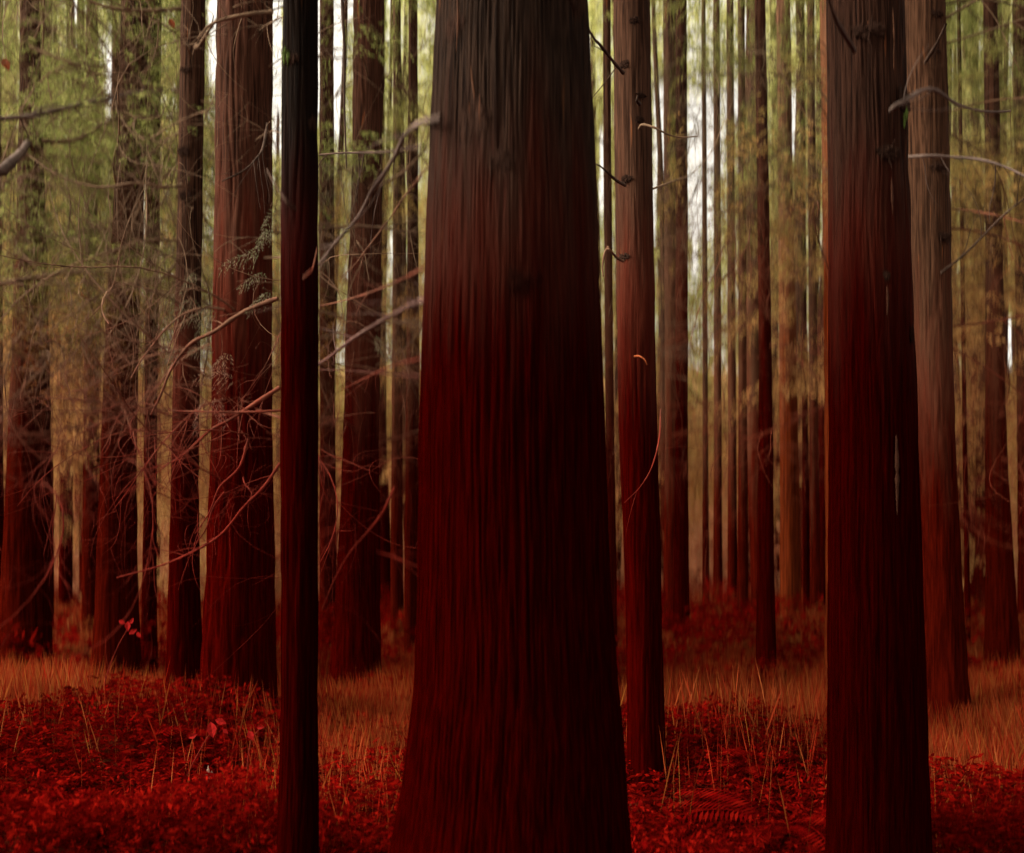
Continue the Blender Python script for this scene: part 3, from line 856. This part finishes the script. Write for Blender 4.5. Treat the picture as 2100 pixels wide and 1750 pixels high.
limb(It, [(780, 380, 9.8), (830, 350, 9.3), (850, 330, 9.0), (880, 300, 8.8)], 0.012, 0.006, m_twig, tw=5, seed=30)
limb(Ft, [(1338, 388, 6.6), (1380, 372, 7.4), (1420, 355, 8.0), (1460, 310, 8.6), (1480, 260, 9.0)], 0.007, 0.003, m_twig, tw=5, seed=31)
# hanging dead vine
acc = Acc()
acc.add(*tube(smooth_path([at(700, -300, 7.2), at(702, 0, 7.2), at(706, 90, 7.2), at(706, 210, 7.2), at(709, 300, 7.2), at(711, 345, 7.2)], 30), np.linspace(0.015, 0.005, 30), 6))
vine = acc.obj('hanging_vine', m_twigd, None, True)
tag(vine, 'thin black vine hanging straight down in front of a bright sky slit', 'vine')

# dead, curling lower limbs all over the mid trees
dead_limbs(M, 22, 2.2, 7.4, 1.5, 3.6, 0.013, m_twig, 101)
dead_limbs(K, 24, 2.0, 7.4, 1.4, 3.2, 0.012, m_twig, 102)
dead_limbs(Hh, 12, 2.4, 6.4, 0.9, 2.4, 0.010, m_twig, 103)
dead_limbs(G, 20, 1.6, 6.2, 0.8, 2.4, 0.010, m_twig, 104, az=(150, 390))
dead_limbs(It, 26, 1.6, 7.2, 0.8, 2.2, 0.011, m_twig, 105)
dead_limbs(L, 14, 2.4, 7.6, 0.8, 2.2, 0.009, m_twig, 106)
dead_limbs(J, 12, 2.4, 8.0, 0.8, 2.0, 0.009, m_twig, 107)
dead_limbs(V1, 18, 2.4, 8.4, 1.0, 2.4, 0.010, m_twigf, 108)
dead_limbs(U1, 14, 2.4, 8.6, 1.0, 2.6, 0.012, m_twigf, 109)
dead_limbs(Q7, 20, 2.0, 7.6, 0.6, 1.6, 0.009, m_twig, 110)
dead_limbs(N, 14, 2.6, 8.6, 1.2, 3.0, 0.010, m_twigf, 111)
dead_limbs(Ot, 12, 2.6, 7.8, 1.2, 2.8, 0.009, m_twigf, 112)
dead_limbs(E, 12, 3.0, 7.4, 0.8, 2.4, 0.009, m_twigf, 113, az=(120, 260))
dead_limbs(Rt, 18, 2.6, 8.6, 1.2, 2.8, 0.012, m_twigf, 114)
dead_limbs(S1, 10, 2.6, 8.6, 0.8, 2.4, 0.008, m_twigf, 115)
dead_limbs(Q4, 12, 3.0, 10, 1.4, 3.4, 0.012, m_twigf, 116)
dead_limbs(Pt, 12, 4.0, 10, 1.4, 3.4, 0.012, m_twigf, 117)
dead_limbs(Q1, 10, 4.0, 12, 1.4, 3.4, 0.012, m_twigf, 118)
dead_limbs(D, 8, 3.2, 6.4, 1.0, 2.6, 0.010, m_twigf, 119, az=(-60, 60))
dead_limbs(M2, 10, 3.0, 9.0, 1.2, 2.8, 0.012, m_twigf, 120)
dead_limbs(V2, 10, 3.0, 9.5, 1.0, 2.6, 0.011, m_twigf, 121)

# a second tangle of arching limbs that lean out towards the glade
dead_limbs(M, 12, 2.4, 6.8, 2.2, 3.6, 0.011, m_twig, 131, az=(230, 340), ntw=14, grav=-0.15, curve=1.3)
dead_limbs(K, 12, 2.4, 6.8, 2.0, 3.4, 0.011, m_twig, 132, az=(200, 340), ntw=14, grav=-0.15, curve=1.3)
dead_limbs(L, 8, 3.0, 7.2, 2.0, 3.2, 0.010, m_twig, 133, az=(200, 340), ntw=14, grav=-0.15, curve=1.3)
dead_limbs(Tt, 10, 3.0, 8.6, 2.0, 3.6, 0.011, m_twigf, 136, az=(150, 330), ntw=14, grav=-0.15, curve=1.2)
dead_limbs(Ot, 8, 4.0, 8.0, 1.6, 3.0, 0.009, m_twigf, 137, ntw=14, grav=-0.15, curve=1.2)
dead_limbs(Rt, 8, 3.0, 8.0, 2.0, 3.4, 0.011, m_twigf, 134, az=(150, 330), ntw=14, grav=-0.15, curve=1.2)
dead_limbs(N, 8, 4.0, 8.6, 2.0, 3.4, 0.011, m_twigf, 135, az=(180, 360), ntw=14, grav=-0.15, curve=1.2)

# pale cedar fronds hanging low on the trees left of the black trunk
def frond(T, x, y, Y, L_, ang, mat=None):
    base = at(x, y, Y)
    d0 = np.array((math.cos(math.radians(ang)), -0.15, math.sin(math.radians(ang))))
    d0 /= np.linalg.norm(d0)
    Qs = []
    nseg = 9
    t = np.arange(nseg) / nseg
    B_ = base + d0 * (t[:, None] * L_) - np.array((0, 0, 1)) * (0.35 * t[:, None] ** 2 * L_)
    for sgn in (1, -1):
        side = np.cross(d0, (0, -1, 0.2)) * sgn
        dd = side * 0.75 + d0 * 0.75 + np.array((0, 0, -0.25))
        dd = np.tile(dd / np.linalg.norm(dd), (nseg, 1)) + R.normal(0, 0.12, (nseg, 3))
        dd /= np.linalg.norm(dd, axis=1)[:, None]
        Qs.append(spray_tris(B_, dd, L_ * 0.34 * (1 - 0.75 * t) + 0.01, np.full(nseg, 0.005), 7, 0.55))
    leaf_obj('frond', np.vstack(Qs), mat or m_frond, T.root, T.o, cull=False)
for (T, x, y, Y, L_, a) in [(Hh, 405, 614, 7.6, 0.32, 205), (Hh, 400, 560, 7.6, 0.16, 230), (Hh, 445, 640, 7.4, 0.26, 185), (Hh, 430, 640, 7.4, 0.2, 240), (G, 530, 520, 7.0, 0.28, 190), 
                            (G, 545, 560, 7.0, 0.2, 200), (G, 556, 470, 7.0, 0.2, 230), (Hh, 440, 720, 7.4, 0.2, 170), (G, 470, 725, 7.0, 0.2, 220), (G, 480, 780, 7.0, 0.3, 160),
                            (Hh, 420, 820, 7.2, 0.2, 250), (Hh, 438, 815, 7.2, 0.2, 300), (G, 566, 430, 6.9, 0.22, 240), (It, 700, 345, 8.0, 0.25, 300), (It, 745, 320, 8.0, 0.22, 250), (It, 690, 395, 8.0, 0.26, 190),
                            (It, 712, 405, 8.0, 0.24, 280), (It, 660, 470, 8.0, 0.28, 200), (It, 690, 360, 8.0, 0.2, 130), (J, 668, 520, 8.5, 0.25, 250), (G, 556, 600, 6.9, 0.2, 210), (Hh, 372, 718, 7.6, 0.14, 200), (It, 770, 690, 8.6, 0.2, 300)]:
    frond(T, x, y, Y, L_, a)

# ------------------------------------------------------------------ crowns of the trees that carry needles in view
def add_crown(T, z0, z1, rad, nb, ns, size, wid, mat, k=6, dx=0.0):
    Q = conifer_crown(T.cx((z0 + z1) / 2) + dx, T.Y, z0, z1, rad, nb, ns, size, wid, k)
    leaf_obj('crown', Q, mat, T.root, T.o)
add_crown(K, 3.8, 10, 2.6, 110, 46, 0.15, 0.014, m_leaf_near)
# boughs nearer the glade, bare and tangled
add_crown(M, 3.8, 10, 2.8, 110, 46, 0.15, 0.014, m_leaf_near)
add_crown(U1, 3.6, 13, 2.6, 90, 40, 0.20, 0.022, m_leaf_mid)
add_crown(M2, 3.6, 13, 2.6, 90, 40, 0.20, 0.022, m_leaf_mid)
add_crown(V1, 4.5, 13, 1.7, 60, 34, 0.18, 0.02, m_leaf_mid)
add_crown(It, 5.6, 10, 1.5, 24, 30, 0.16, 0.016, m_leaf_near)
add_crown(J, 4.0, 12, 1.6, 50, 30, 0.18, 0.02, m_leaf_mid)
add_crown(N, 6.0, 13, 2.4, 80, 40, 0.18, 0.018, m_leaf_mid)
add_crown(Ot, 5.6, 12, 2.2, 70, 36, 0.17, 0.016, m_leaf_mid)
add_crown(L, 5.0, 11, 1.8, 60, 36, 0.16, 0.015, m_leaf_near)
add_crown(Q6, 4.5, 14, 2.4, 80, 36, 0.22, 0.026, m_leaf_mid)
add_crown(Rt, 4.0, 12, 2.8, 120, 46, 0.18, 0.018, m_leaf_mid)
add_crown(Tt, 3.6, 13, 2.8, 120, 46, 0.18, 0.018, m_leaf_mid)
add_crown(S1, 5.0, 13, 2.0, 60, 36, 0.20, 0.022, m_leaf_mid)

def zone(x, y):
    px = 1050 + x / y * F
    for lim, t in ((100, 'at the far left behind the broad shaggy trunk'), (345, 'in the left group of shaggy trunks'), (580, 'near the broad ribbed trunk'),
                   (870, 'between the black trunk and the widest trunk'), (1245, 'by the widest trunk'), (1400, 'just right of the widest trunk'), (1500, 'under the brightest sky opening'),
                   (1700, 'left of the thick streaked trunk'), (1880, 'beside the thick streaked trunk'), (1990, 'by the pale leaning trunk')):
        if px < lim:
            return t
    return 'near the right edge'


# ------------------------------------------------------------------ far trees: bushy conifers and bare poles
def far_tree(x, y, height, r, kind, seed):
    r_ = random.Random(seed)
    gz = float(ground(x, y))
    lean = r_.uniform(-0.03, 0.03)
    if kind == 'bushy':
        root = empty('bushy_conifer', (x, y, gz), 'feathery green conifer with brown lower boughs, ' + zone(x, y), 'tree', 'bushy conifers deep in the wood')
    else:
        root = empty('pole_tree', (x, y, gz), 'slender bare far tree, ' + zone(x, y), 'tree', 'slender bare trees deep in the wood')
    zz = np.linspace(-0.3, height, 14)
    P = np.stack([lean * zz + 0.05 * np.sin(zz * 0.5 + seed), 0.03 * np.cos(zz * 0.7 + seed), zz], -1)
    V, Fc = tube(P, r * (1.15 - 0.85 * np.clip(zz / height, 0, 1)), 10)
    mesh_obj('trunk', V, Fc, m_far if r_.random() < 0.6 else m_farr, root, True)
    acc = Acc()
    limbs_of_crown(acc, 0, 0, 2.0, height * 0.85, 2.0 if kind == 'bushy' else 1.4, 9 if kind == 'bushy' else 5, 0.012, r_)
    o = acc.obj('bare_limbs', m_twigf, root, True)
    o['kind'] = 'stuff'
    if kind == 'bushy':
        zlo = r_.uniform(0.8, 3.2)
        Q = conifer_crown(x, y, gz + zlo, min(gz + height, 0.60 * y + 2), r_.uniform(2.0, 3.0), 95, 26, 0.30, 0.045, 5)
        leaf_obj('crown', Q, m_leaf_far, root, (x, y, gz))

fr = random.Random(5)
spots = []
tries = 0
while len(spots) < 30 and tries < 4000:
    tries += 1
    y = fr.uniform(19, 40)
    x = fr.uniform(-0.58, 0.58) * y
    if abs(x / y - 0.005) < 0.04 or 0.165 < x / y < 0.215 or abs(x / y + 0.30) < 0.008:
        continue
    if all((x - a) ** 2 + (y - b) ** 2 > 3.0 ** 2 for a, b in spots):
        spots.append((x, y))
for i, (x, y) in enumerate(spots):
    far_tree(x, y, fr.uniform(17, 24), fr.uniform(0.10, 0.2), 'bushy', 200 + i)
k = 0
while k < 60:
    y = fr.uniform(17, 42)
    x = fr.uniform(-0.56, 0.56) * y
    s_ = x / y
    if -0.09 < s_ < 0.095 or 0.315 < s_ < 0.405 or -0.235 < s_ < -0.195:
        continue
    if any(a - 0.004 < s_ < b + 0.004 for a, b, c_, d_ in GAPS if b - a > 0.009):
        continue
    far_tree(x, y, fr.uniform(15, 22), fr.uniform(0.06, 0.16), 'pole', 400 + k)
    k += 1

for i, (px, y) in enumerate([(1352, 27), (1374, 24), (1535, 25), (1586, 23), (1634, 28), (1676, 26), (1690, 21), (1992, 26), (2008, 20), (1946, 30), (812, 28), (790, 24), (152, 30), (222, 27), (138, 22), (1268, 26)]):
    far_tree((px - 1050) / F * y, y, 19, (0.07, 0.10, 0.13)[i % 3], 'pole', 800 + i)

# the wood beyond, one mass on the slope
n_ = 62000
cy_ = R.uniform(42, 66, n_)
cx_ = R.uniform(-0.62, 0.62, n_) * cy_
gz_ = ground(cx_, cy_)
zz_ = gz_ + R.uniform(0, 1, n_) * np.clip(30 - gz_, 6, 40)
Bc = np.stack([cx_, cy_, zz_], -1)
dn = R.normal(0, 1, (n_, 3)); dn[:, 2] -= 0.7
dn /= np.linalg.norm(dn, axis=1)[:, None]
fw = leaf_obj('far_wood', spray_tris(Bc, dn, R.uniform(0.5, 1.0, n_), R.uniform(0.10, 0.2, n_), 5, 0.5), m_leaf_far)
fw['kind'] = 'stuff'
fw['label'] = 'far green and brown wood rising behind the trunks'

# tan and brown thicket that fills the lower distance
def thicket(name, label, n_, y0, y1, hmax, mat, size, wid, seed, xr=0.6, kk=5, dens=None):
    g = np.random.default_rng(seed)
    Y_ = g.uniform(y0, y1, n_)
    X_ = g.uniform(-xr, xr, n_) * Y_
    cl = vnoise((X_ * 0.8 + 200) % 97, Y_ * 0.5, seed, 97)
    keep = cl > 0.04
    if dens is not None:
        keep &= dens(X_, Y_)
    X_, Y_, cl = X_[keep], Y_[keep], cl[keep]
    Z_ = ground(X_, Y_) + hmax * (0.12 + cl) * g.random(len(X_)) ** 1.3
    B_ = np.stack([X_, Y_, Z_], -1)
    d_ = g.normal(0, 1, B_.shape)
    d_[:, 2] = np.abs(d_[:, 2]) * 0.7
    d_ /= np.linalg.norm(d_, axis=1)[:, None]
    m_ = len(B_)
    o = leaf_obj(name, spray_tris(B_, d_, size * g.uniform(0.6, 1.4, m_), wid * g.uniform(0.7, 1.3, m_), kk, 0.5), mat, cull=False)
    o['kind'] = 'stuff'
    o['label'] = label
    return o
thicket('thicket', 'tan and brown thicket filling the lower distance', 26000, 24, 44, 4.2, m_tan, 0.45, 0.09, 3)
thicket('undergrowth', 'low red leafy undergrowth on the forest floor', 56000, 5.0, 11.5, 0.42, m_under_red, 0.12, 0.018, 4, 0.62, 6)
thicket('undergrowth', 'low red leafy undergrowth further back between the trunks', 40000, 10.5, 27, 1.15, m_under_red, 0.24, 0.035, 5, 0.6, 5)
thicket('undergrowth', 'rusty brown undergrowth mixed among the red', 40000, 11.5, 27, 1.0, m_under_brown, 0.22, 0.03, 6, 0.6, 5)

# dry straw-coloured grass
def straw(name, label, n_, patches, seed):
    g = np.random.default_rng(seed)
    X_, Y_ = [], []
    for (x, y, sx, sy, wgt) in patches:
        m_ = int(n_ * wgt)
        X_.append(g.normal(x, sx, m_)); Y_.append(g.normal(y, sy, m_))
    X_ = np.concatenate(X_); Y_ = np.concatenate(Y_)
    ok = Y_ > 5.2
    X_, Y_ = X_[ok], Y_[ok]
    m_ = len(X_)
    Z_ = ground(X_, Y_)
    h_ = g.uniform(0.10, 0.62, m_) ** 1.2
    wd = g.uniform(0.0015, 0.0045, m_) * (0.2 + Y_ / 11)
    a = g.uniform(0, 6.28, m_)
    ln = g.normal(0, 0.15, (m_, 2)) * h_[:, None]
    P0 = np.stack([X_ - np.cos(a) * wd, Y_ - np.sin(a) * wd, Z_ - 0.03], -1)
    P1 = np.stack([X_ + np.cos(a) * wd, Y_ + np.sin(a) * wd, Z_ - 0.03], -1)
    P2 = np.stack([X_ + np.cos(a) * wd * .6 + ln[:, 0] * .62, Y_ + np.sin(a) * wd * .6 + ln[:, 1] * .62, Z_ + h_ * .65], -1)
    P3 = np.stack([X_ + ln[:, 0], Y_ + ln[:, 1], Z_ + h_], -1)
    Q = np.stack([P0, P1, P2, P3], 1)
    o = leaf_obj(name, Q, m_straw, cull=False)
    o['kind'] = 'stuff'
    o['label'] = label
straw('dry_grass', 'upright rusty straw grass between the trunks', 210000,
      [(2.6, 10.5, 1.0, 1.8, .22), (4.6, 14, 1.6, 3.0, .26), (-1.1, 8.4, 0.35, 1.2, .10), (6.0, 13, 1.2, 2.5, .14), (-4.4, 8.6, 0.9, 1.0, .10), (3.2, 7.6, 0.7, 0.7, .08), (4.1, 9.3, .5, 1.2, .08), (-2.4, 12, 1.2, 2, .06)], 8)

# ------------------------------------------------------------------ ferns
def fern_mesh(seed, size=0.42):
    g = np.random.default_rng(seed)
    Qs = []
    for f_ in range(10):
        az = f_ / 10 * 6.283 + g.normal(0, 0.2)
        el = g.uniform(0.6, 1.15)
        L_ = size * g.uniform(0.75, 1.2)
        d = np.array((math.cos(az) * math.cos(el), math.sin(az) * math.cos(el), math.sin(el)))
        s = np.linspace(0.1, 1, 24)
        P = d * (s[:, None] * L_) - np.array((0, 0, 1)) * (0.75 * s[:, None] ** 2.2 * L_ * 0.7) + np.array((math.cos(az), math.sin(az), 0)) * (0.35 * s[:, None] ** 2 * L_)
        T_ = np.gradient(P, axis=0)
        T_ /= np.linalg.norm(T_, axis=1)[:, None]
        side = np.cross(T_, (0, 0, 1.0))
        side /= np.linalg.norm(side, axis=1)[:, None]
        ll = L_ * 0.24 * np.sin(np.clip(s * 3.0, 0, math.pi * 0.98)) ** 0.6 + 0.01
        for sg in (1, -1):
            tip = P + (side * sg + T_ * 0.35) * ll[:, None] + np.array((0, 0, -0.2)) * ll[:, None]
            wv = T_ * (L_ * 0.018)
            midp = P * 0.6 + tip * 0.4
            Qs.append(np.stack([P - wv * .7, midp - wv, tip, midp + wv], 1))
        wv = side * 0.004
        Qs.append(np.stack([P[:-1] - wv[:-1], P[:-1] + wv[:-1], P[1:] + wv[1:], P[1:] - wv[1:]], 1))
    Q = np.vstack(Qs)
    V = Q.reshape(-1, 3)
    return V, np.arange(len(V)).reshape(-1, 4)

protos = []
fern_spots = []
fg = random.Random(3)
while len(fern_spots) < 130:
    y = fg.uniform(5.6, 17)
    x = fg.uniform(-0.56, 0.56) * y
    if min((x - a) ** 2 + (y - b) ** 2 for a, b in fern_spots + [(99, 99)]) < 0.35:
        continue
    if abs(x / y) < 0.085 and y < 7:
        continue
    fern_spots.append((x, y))
for q, (x, y) in enumerate(fern_spots):
    if q < 5:
        V, Fc = fern_mesh(q + 1)
        o = mesh_obj('fern', V, Fc, m_fern_red if q != 3 else m_under_brown)
        protos.append(o)
    else:
        o = protos[3 if (q % 5 == 3 and y > 9.5) else (0, 1, 2, 4)[q % 4]].copy()
        C.objects.link(o)
    o.location = (x, y, float(ground(x, y)) - 0.03)
    o.rotation_euler = (0, 0, fg.uniform(0, 6.28))
    s_ = fg.uniform(0.7, 1.5)
    o.scale = (s_, s_, s_)
    if o.data == protos[3].data if len(protos) > 3 else False:
        tag(o, 'rust brown fern clump ' + zone(x, y), 'fern', 'rust brown ferns')
    else:
        tag(o, 'deep red fern clump ' + zone(x, y), 'fern', 'red ferns')

# ------------------------------------------------------------------ single things on the floor
def flat_leaf(acc, c, size, nrm, tw):
    nrm = np.array(nrm, float)
    nrm /= np.linalg.norm(nrm)
    a = np.cross(nrm, (0.2, 0.1, 1)); a /= np.linalg.norm(a)
    b_ = np.cross(nrm, a)
    ca, sa = math.cos(tw), math.sin(tw)
    a, b_ = a * ca + b_ * sa, b_ * ca - a * sa
    pts = [(0, -1), (0.45, -0.5), (0.62, 0.05), (0.4, 0.55), (0, 1.15), (-0.4, 0.55), (-0.62, 0.05), (-0.45, -0.5)]
    V = [np.array(c) + a * p * size + b_ * q * size + nrm * size * 0.28 * abs(p) for p, q in pts] + [np.array(c) + b_ * 0 + nrm * 0]
    V += [v + nrm * -0.002 for v in V]
    Fc = []
    for t_ in range(8):
        u_ = (t_ + 1) % 8
        Fc.append((8, t_, u_, 8 + 0))
    V = np.array(V)
    q1 = np.array([(8, 0, 1, 2), (8, 2, 3, 4), (8, 4, 5, 6), (8, 6, 7, 0)])
    q2 = q1[:, ::-1] + 9
    acc.add(V, np.vstack([q1, q2]))

def leafy_sprig(name, label, stem_pts, leaves, r0=0.006):
    base = at(*stem_pts[0])
    root = empty(name, base, label, 'seedling')
    acc = Acc()
    acc.add(*tube(smooth_path([at(*p) for p in stem_pts], 16), np.linspace(r0, r0 * 0.4, 16), 6))
    acc.obj('stem', m_twig, root, True, base)
    for (x, y, Y, s_, t_) in leaves:
        a2 = Acc()
        flat_leaf(a2, at(x, y, Y), s_, (0.2, -1, 0.35), t_)
        a2.obj('leaf', m_redleaf, root, False, base)
leafy_sprig('leafy_seedling', 'seedling with one big bright red leaf in front of the broad ribbed trunk foot', [(372, 1640, 6.3), (385, 1590, 6.2), (415, 1530, 6.2), (440, 1490, 6.2)],
            [(434, 1496, 6.15, 0.050, 0.4), (452, 1480, 6.15, 0.035, 1.4), (395, 1510, 6.2, 0.028, 2.2), (462, 1500, 6.2, 0.022, 1.0)])
leafy_sprig('leafy_seedling', 'seedling with small dull red leaves near the foot of the black trunk', [(500, 1640, 6.2), (506, 1580, 6.2), (515, 1520, 6.2), (532, 1496, 6.2)],
            [(514, 1508, 6.15, 0.034, 0.7), (534, 1492, 6.15, 0.022, 1.9)])
leafy_sprig('leafy_seedling', 'tall thin seedling with bright red leaf cluster in the left group', [(250, 1560, 7.2), (205, 1500, 7.2), (215, 1400, 7.2), (240, 1330, 7.2), (262, 1290, 7.2)],
            [(262, 1284, 7.2, 0.035, 0.3), (250, 1276, 7.2, 0.026, 1.3), (272, 1296, 7.2, 0.03, 2.3), (284, 1302, 7.2, 0.024, 0.9), (270, 1274, 7.2, 0.022, 2.9)])

def dead_leaf(x, y, Y, s_, label):
    a2 = Acc()
    c0 = at(x, y, Y)
    flat_leaf(a2, c0, s_, (0.3, -1, 0.2), 0.6)
    o = a2.obj('dead_leaf', m_deadleaf, None, False)
    tag(o, label, 'leaf')
dead_leaf(12, 132, 8.6, 0.06, 'orange dead leaf caught in twigs at the far upper left')
dead_leaf(352, 48, 8.2, 0.045, 'orange dead leaf hanging near the top of the left twigs')

# pale upright piece added for a blurred bright highlight and a leaning stick by the broad trunk
def stub(name, label, cat, x, ytop, ybot, Y, w_, mat, seed):
    g = np.random.default_rng(seed)
    P = np.array([at(x, yy, Y) for yy in np.linspace(ybot, ytop, 9)])
    P[:, 0] += np.cumsum(g.normal(0, 0.003, 9))
    V, Fc = tube(P, w_ * np.array([1.3, 1.1, 1, 1, .98, .95, .95, .9, .6]), 9)
    V[-9:, 2] += g.uniform(-0.05, 0.05, 9)
    o = mesh_obj(name, V, Fc, mat, None, True)
    tag(o, label, cat)
stub('stub_or_highlight', 'short pale piece standing in for a blurred bright highlight before the broad ribbed trunk foot', 'stump', 428, 1578, 1660, 6.3, 0.028, m_highlight, 1)
stub('stub_or_highlight', 'small dull brown stub left of the black trunk foot', 'stump', 518, 1612, 1660, 6.3, 0.016, m_fibre, 2)

# fallen log across the right-hand clearing and a leaning dead stick at far left
acc = Acc()
Pl = smooth_path([at(1392, 1592, 8.6), at(1440, 1566, 8.8), at(1520, 1540, 9.0), at(1600, 1516, 9.2), at(1680, 1500, 9.3)], 30)
acc.add(*tube(Pl, np.linspace(0.13, 0.09, 30) * (1 + 0.05 * R.standard_normal(30)), 14))
m_log = plain('log_bark', (0.16, 0.05, 0.018))
lg = acc.obj('fallen_log', m_log, None, True)
tag(lg, 'fallen rotten log slanting across the rusty undergrowth on the right', 'log')
acc = Acc()
acc.add(*tube(smooth_path([at(190, 1720, 6.6), at(196, 1640, 6.7), at(232, 1560, 7), at(182, 1480, 7.4), at(186, 1380, 7.8)], 24), np.linspace(0.012, 0.006, 24), 6))
st = acc.obj('crooked_stick', m_twigd, None, True)
tag(st, 'dark crooked stick standing in the red undergrowth at the lower left', 'stick')
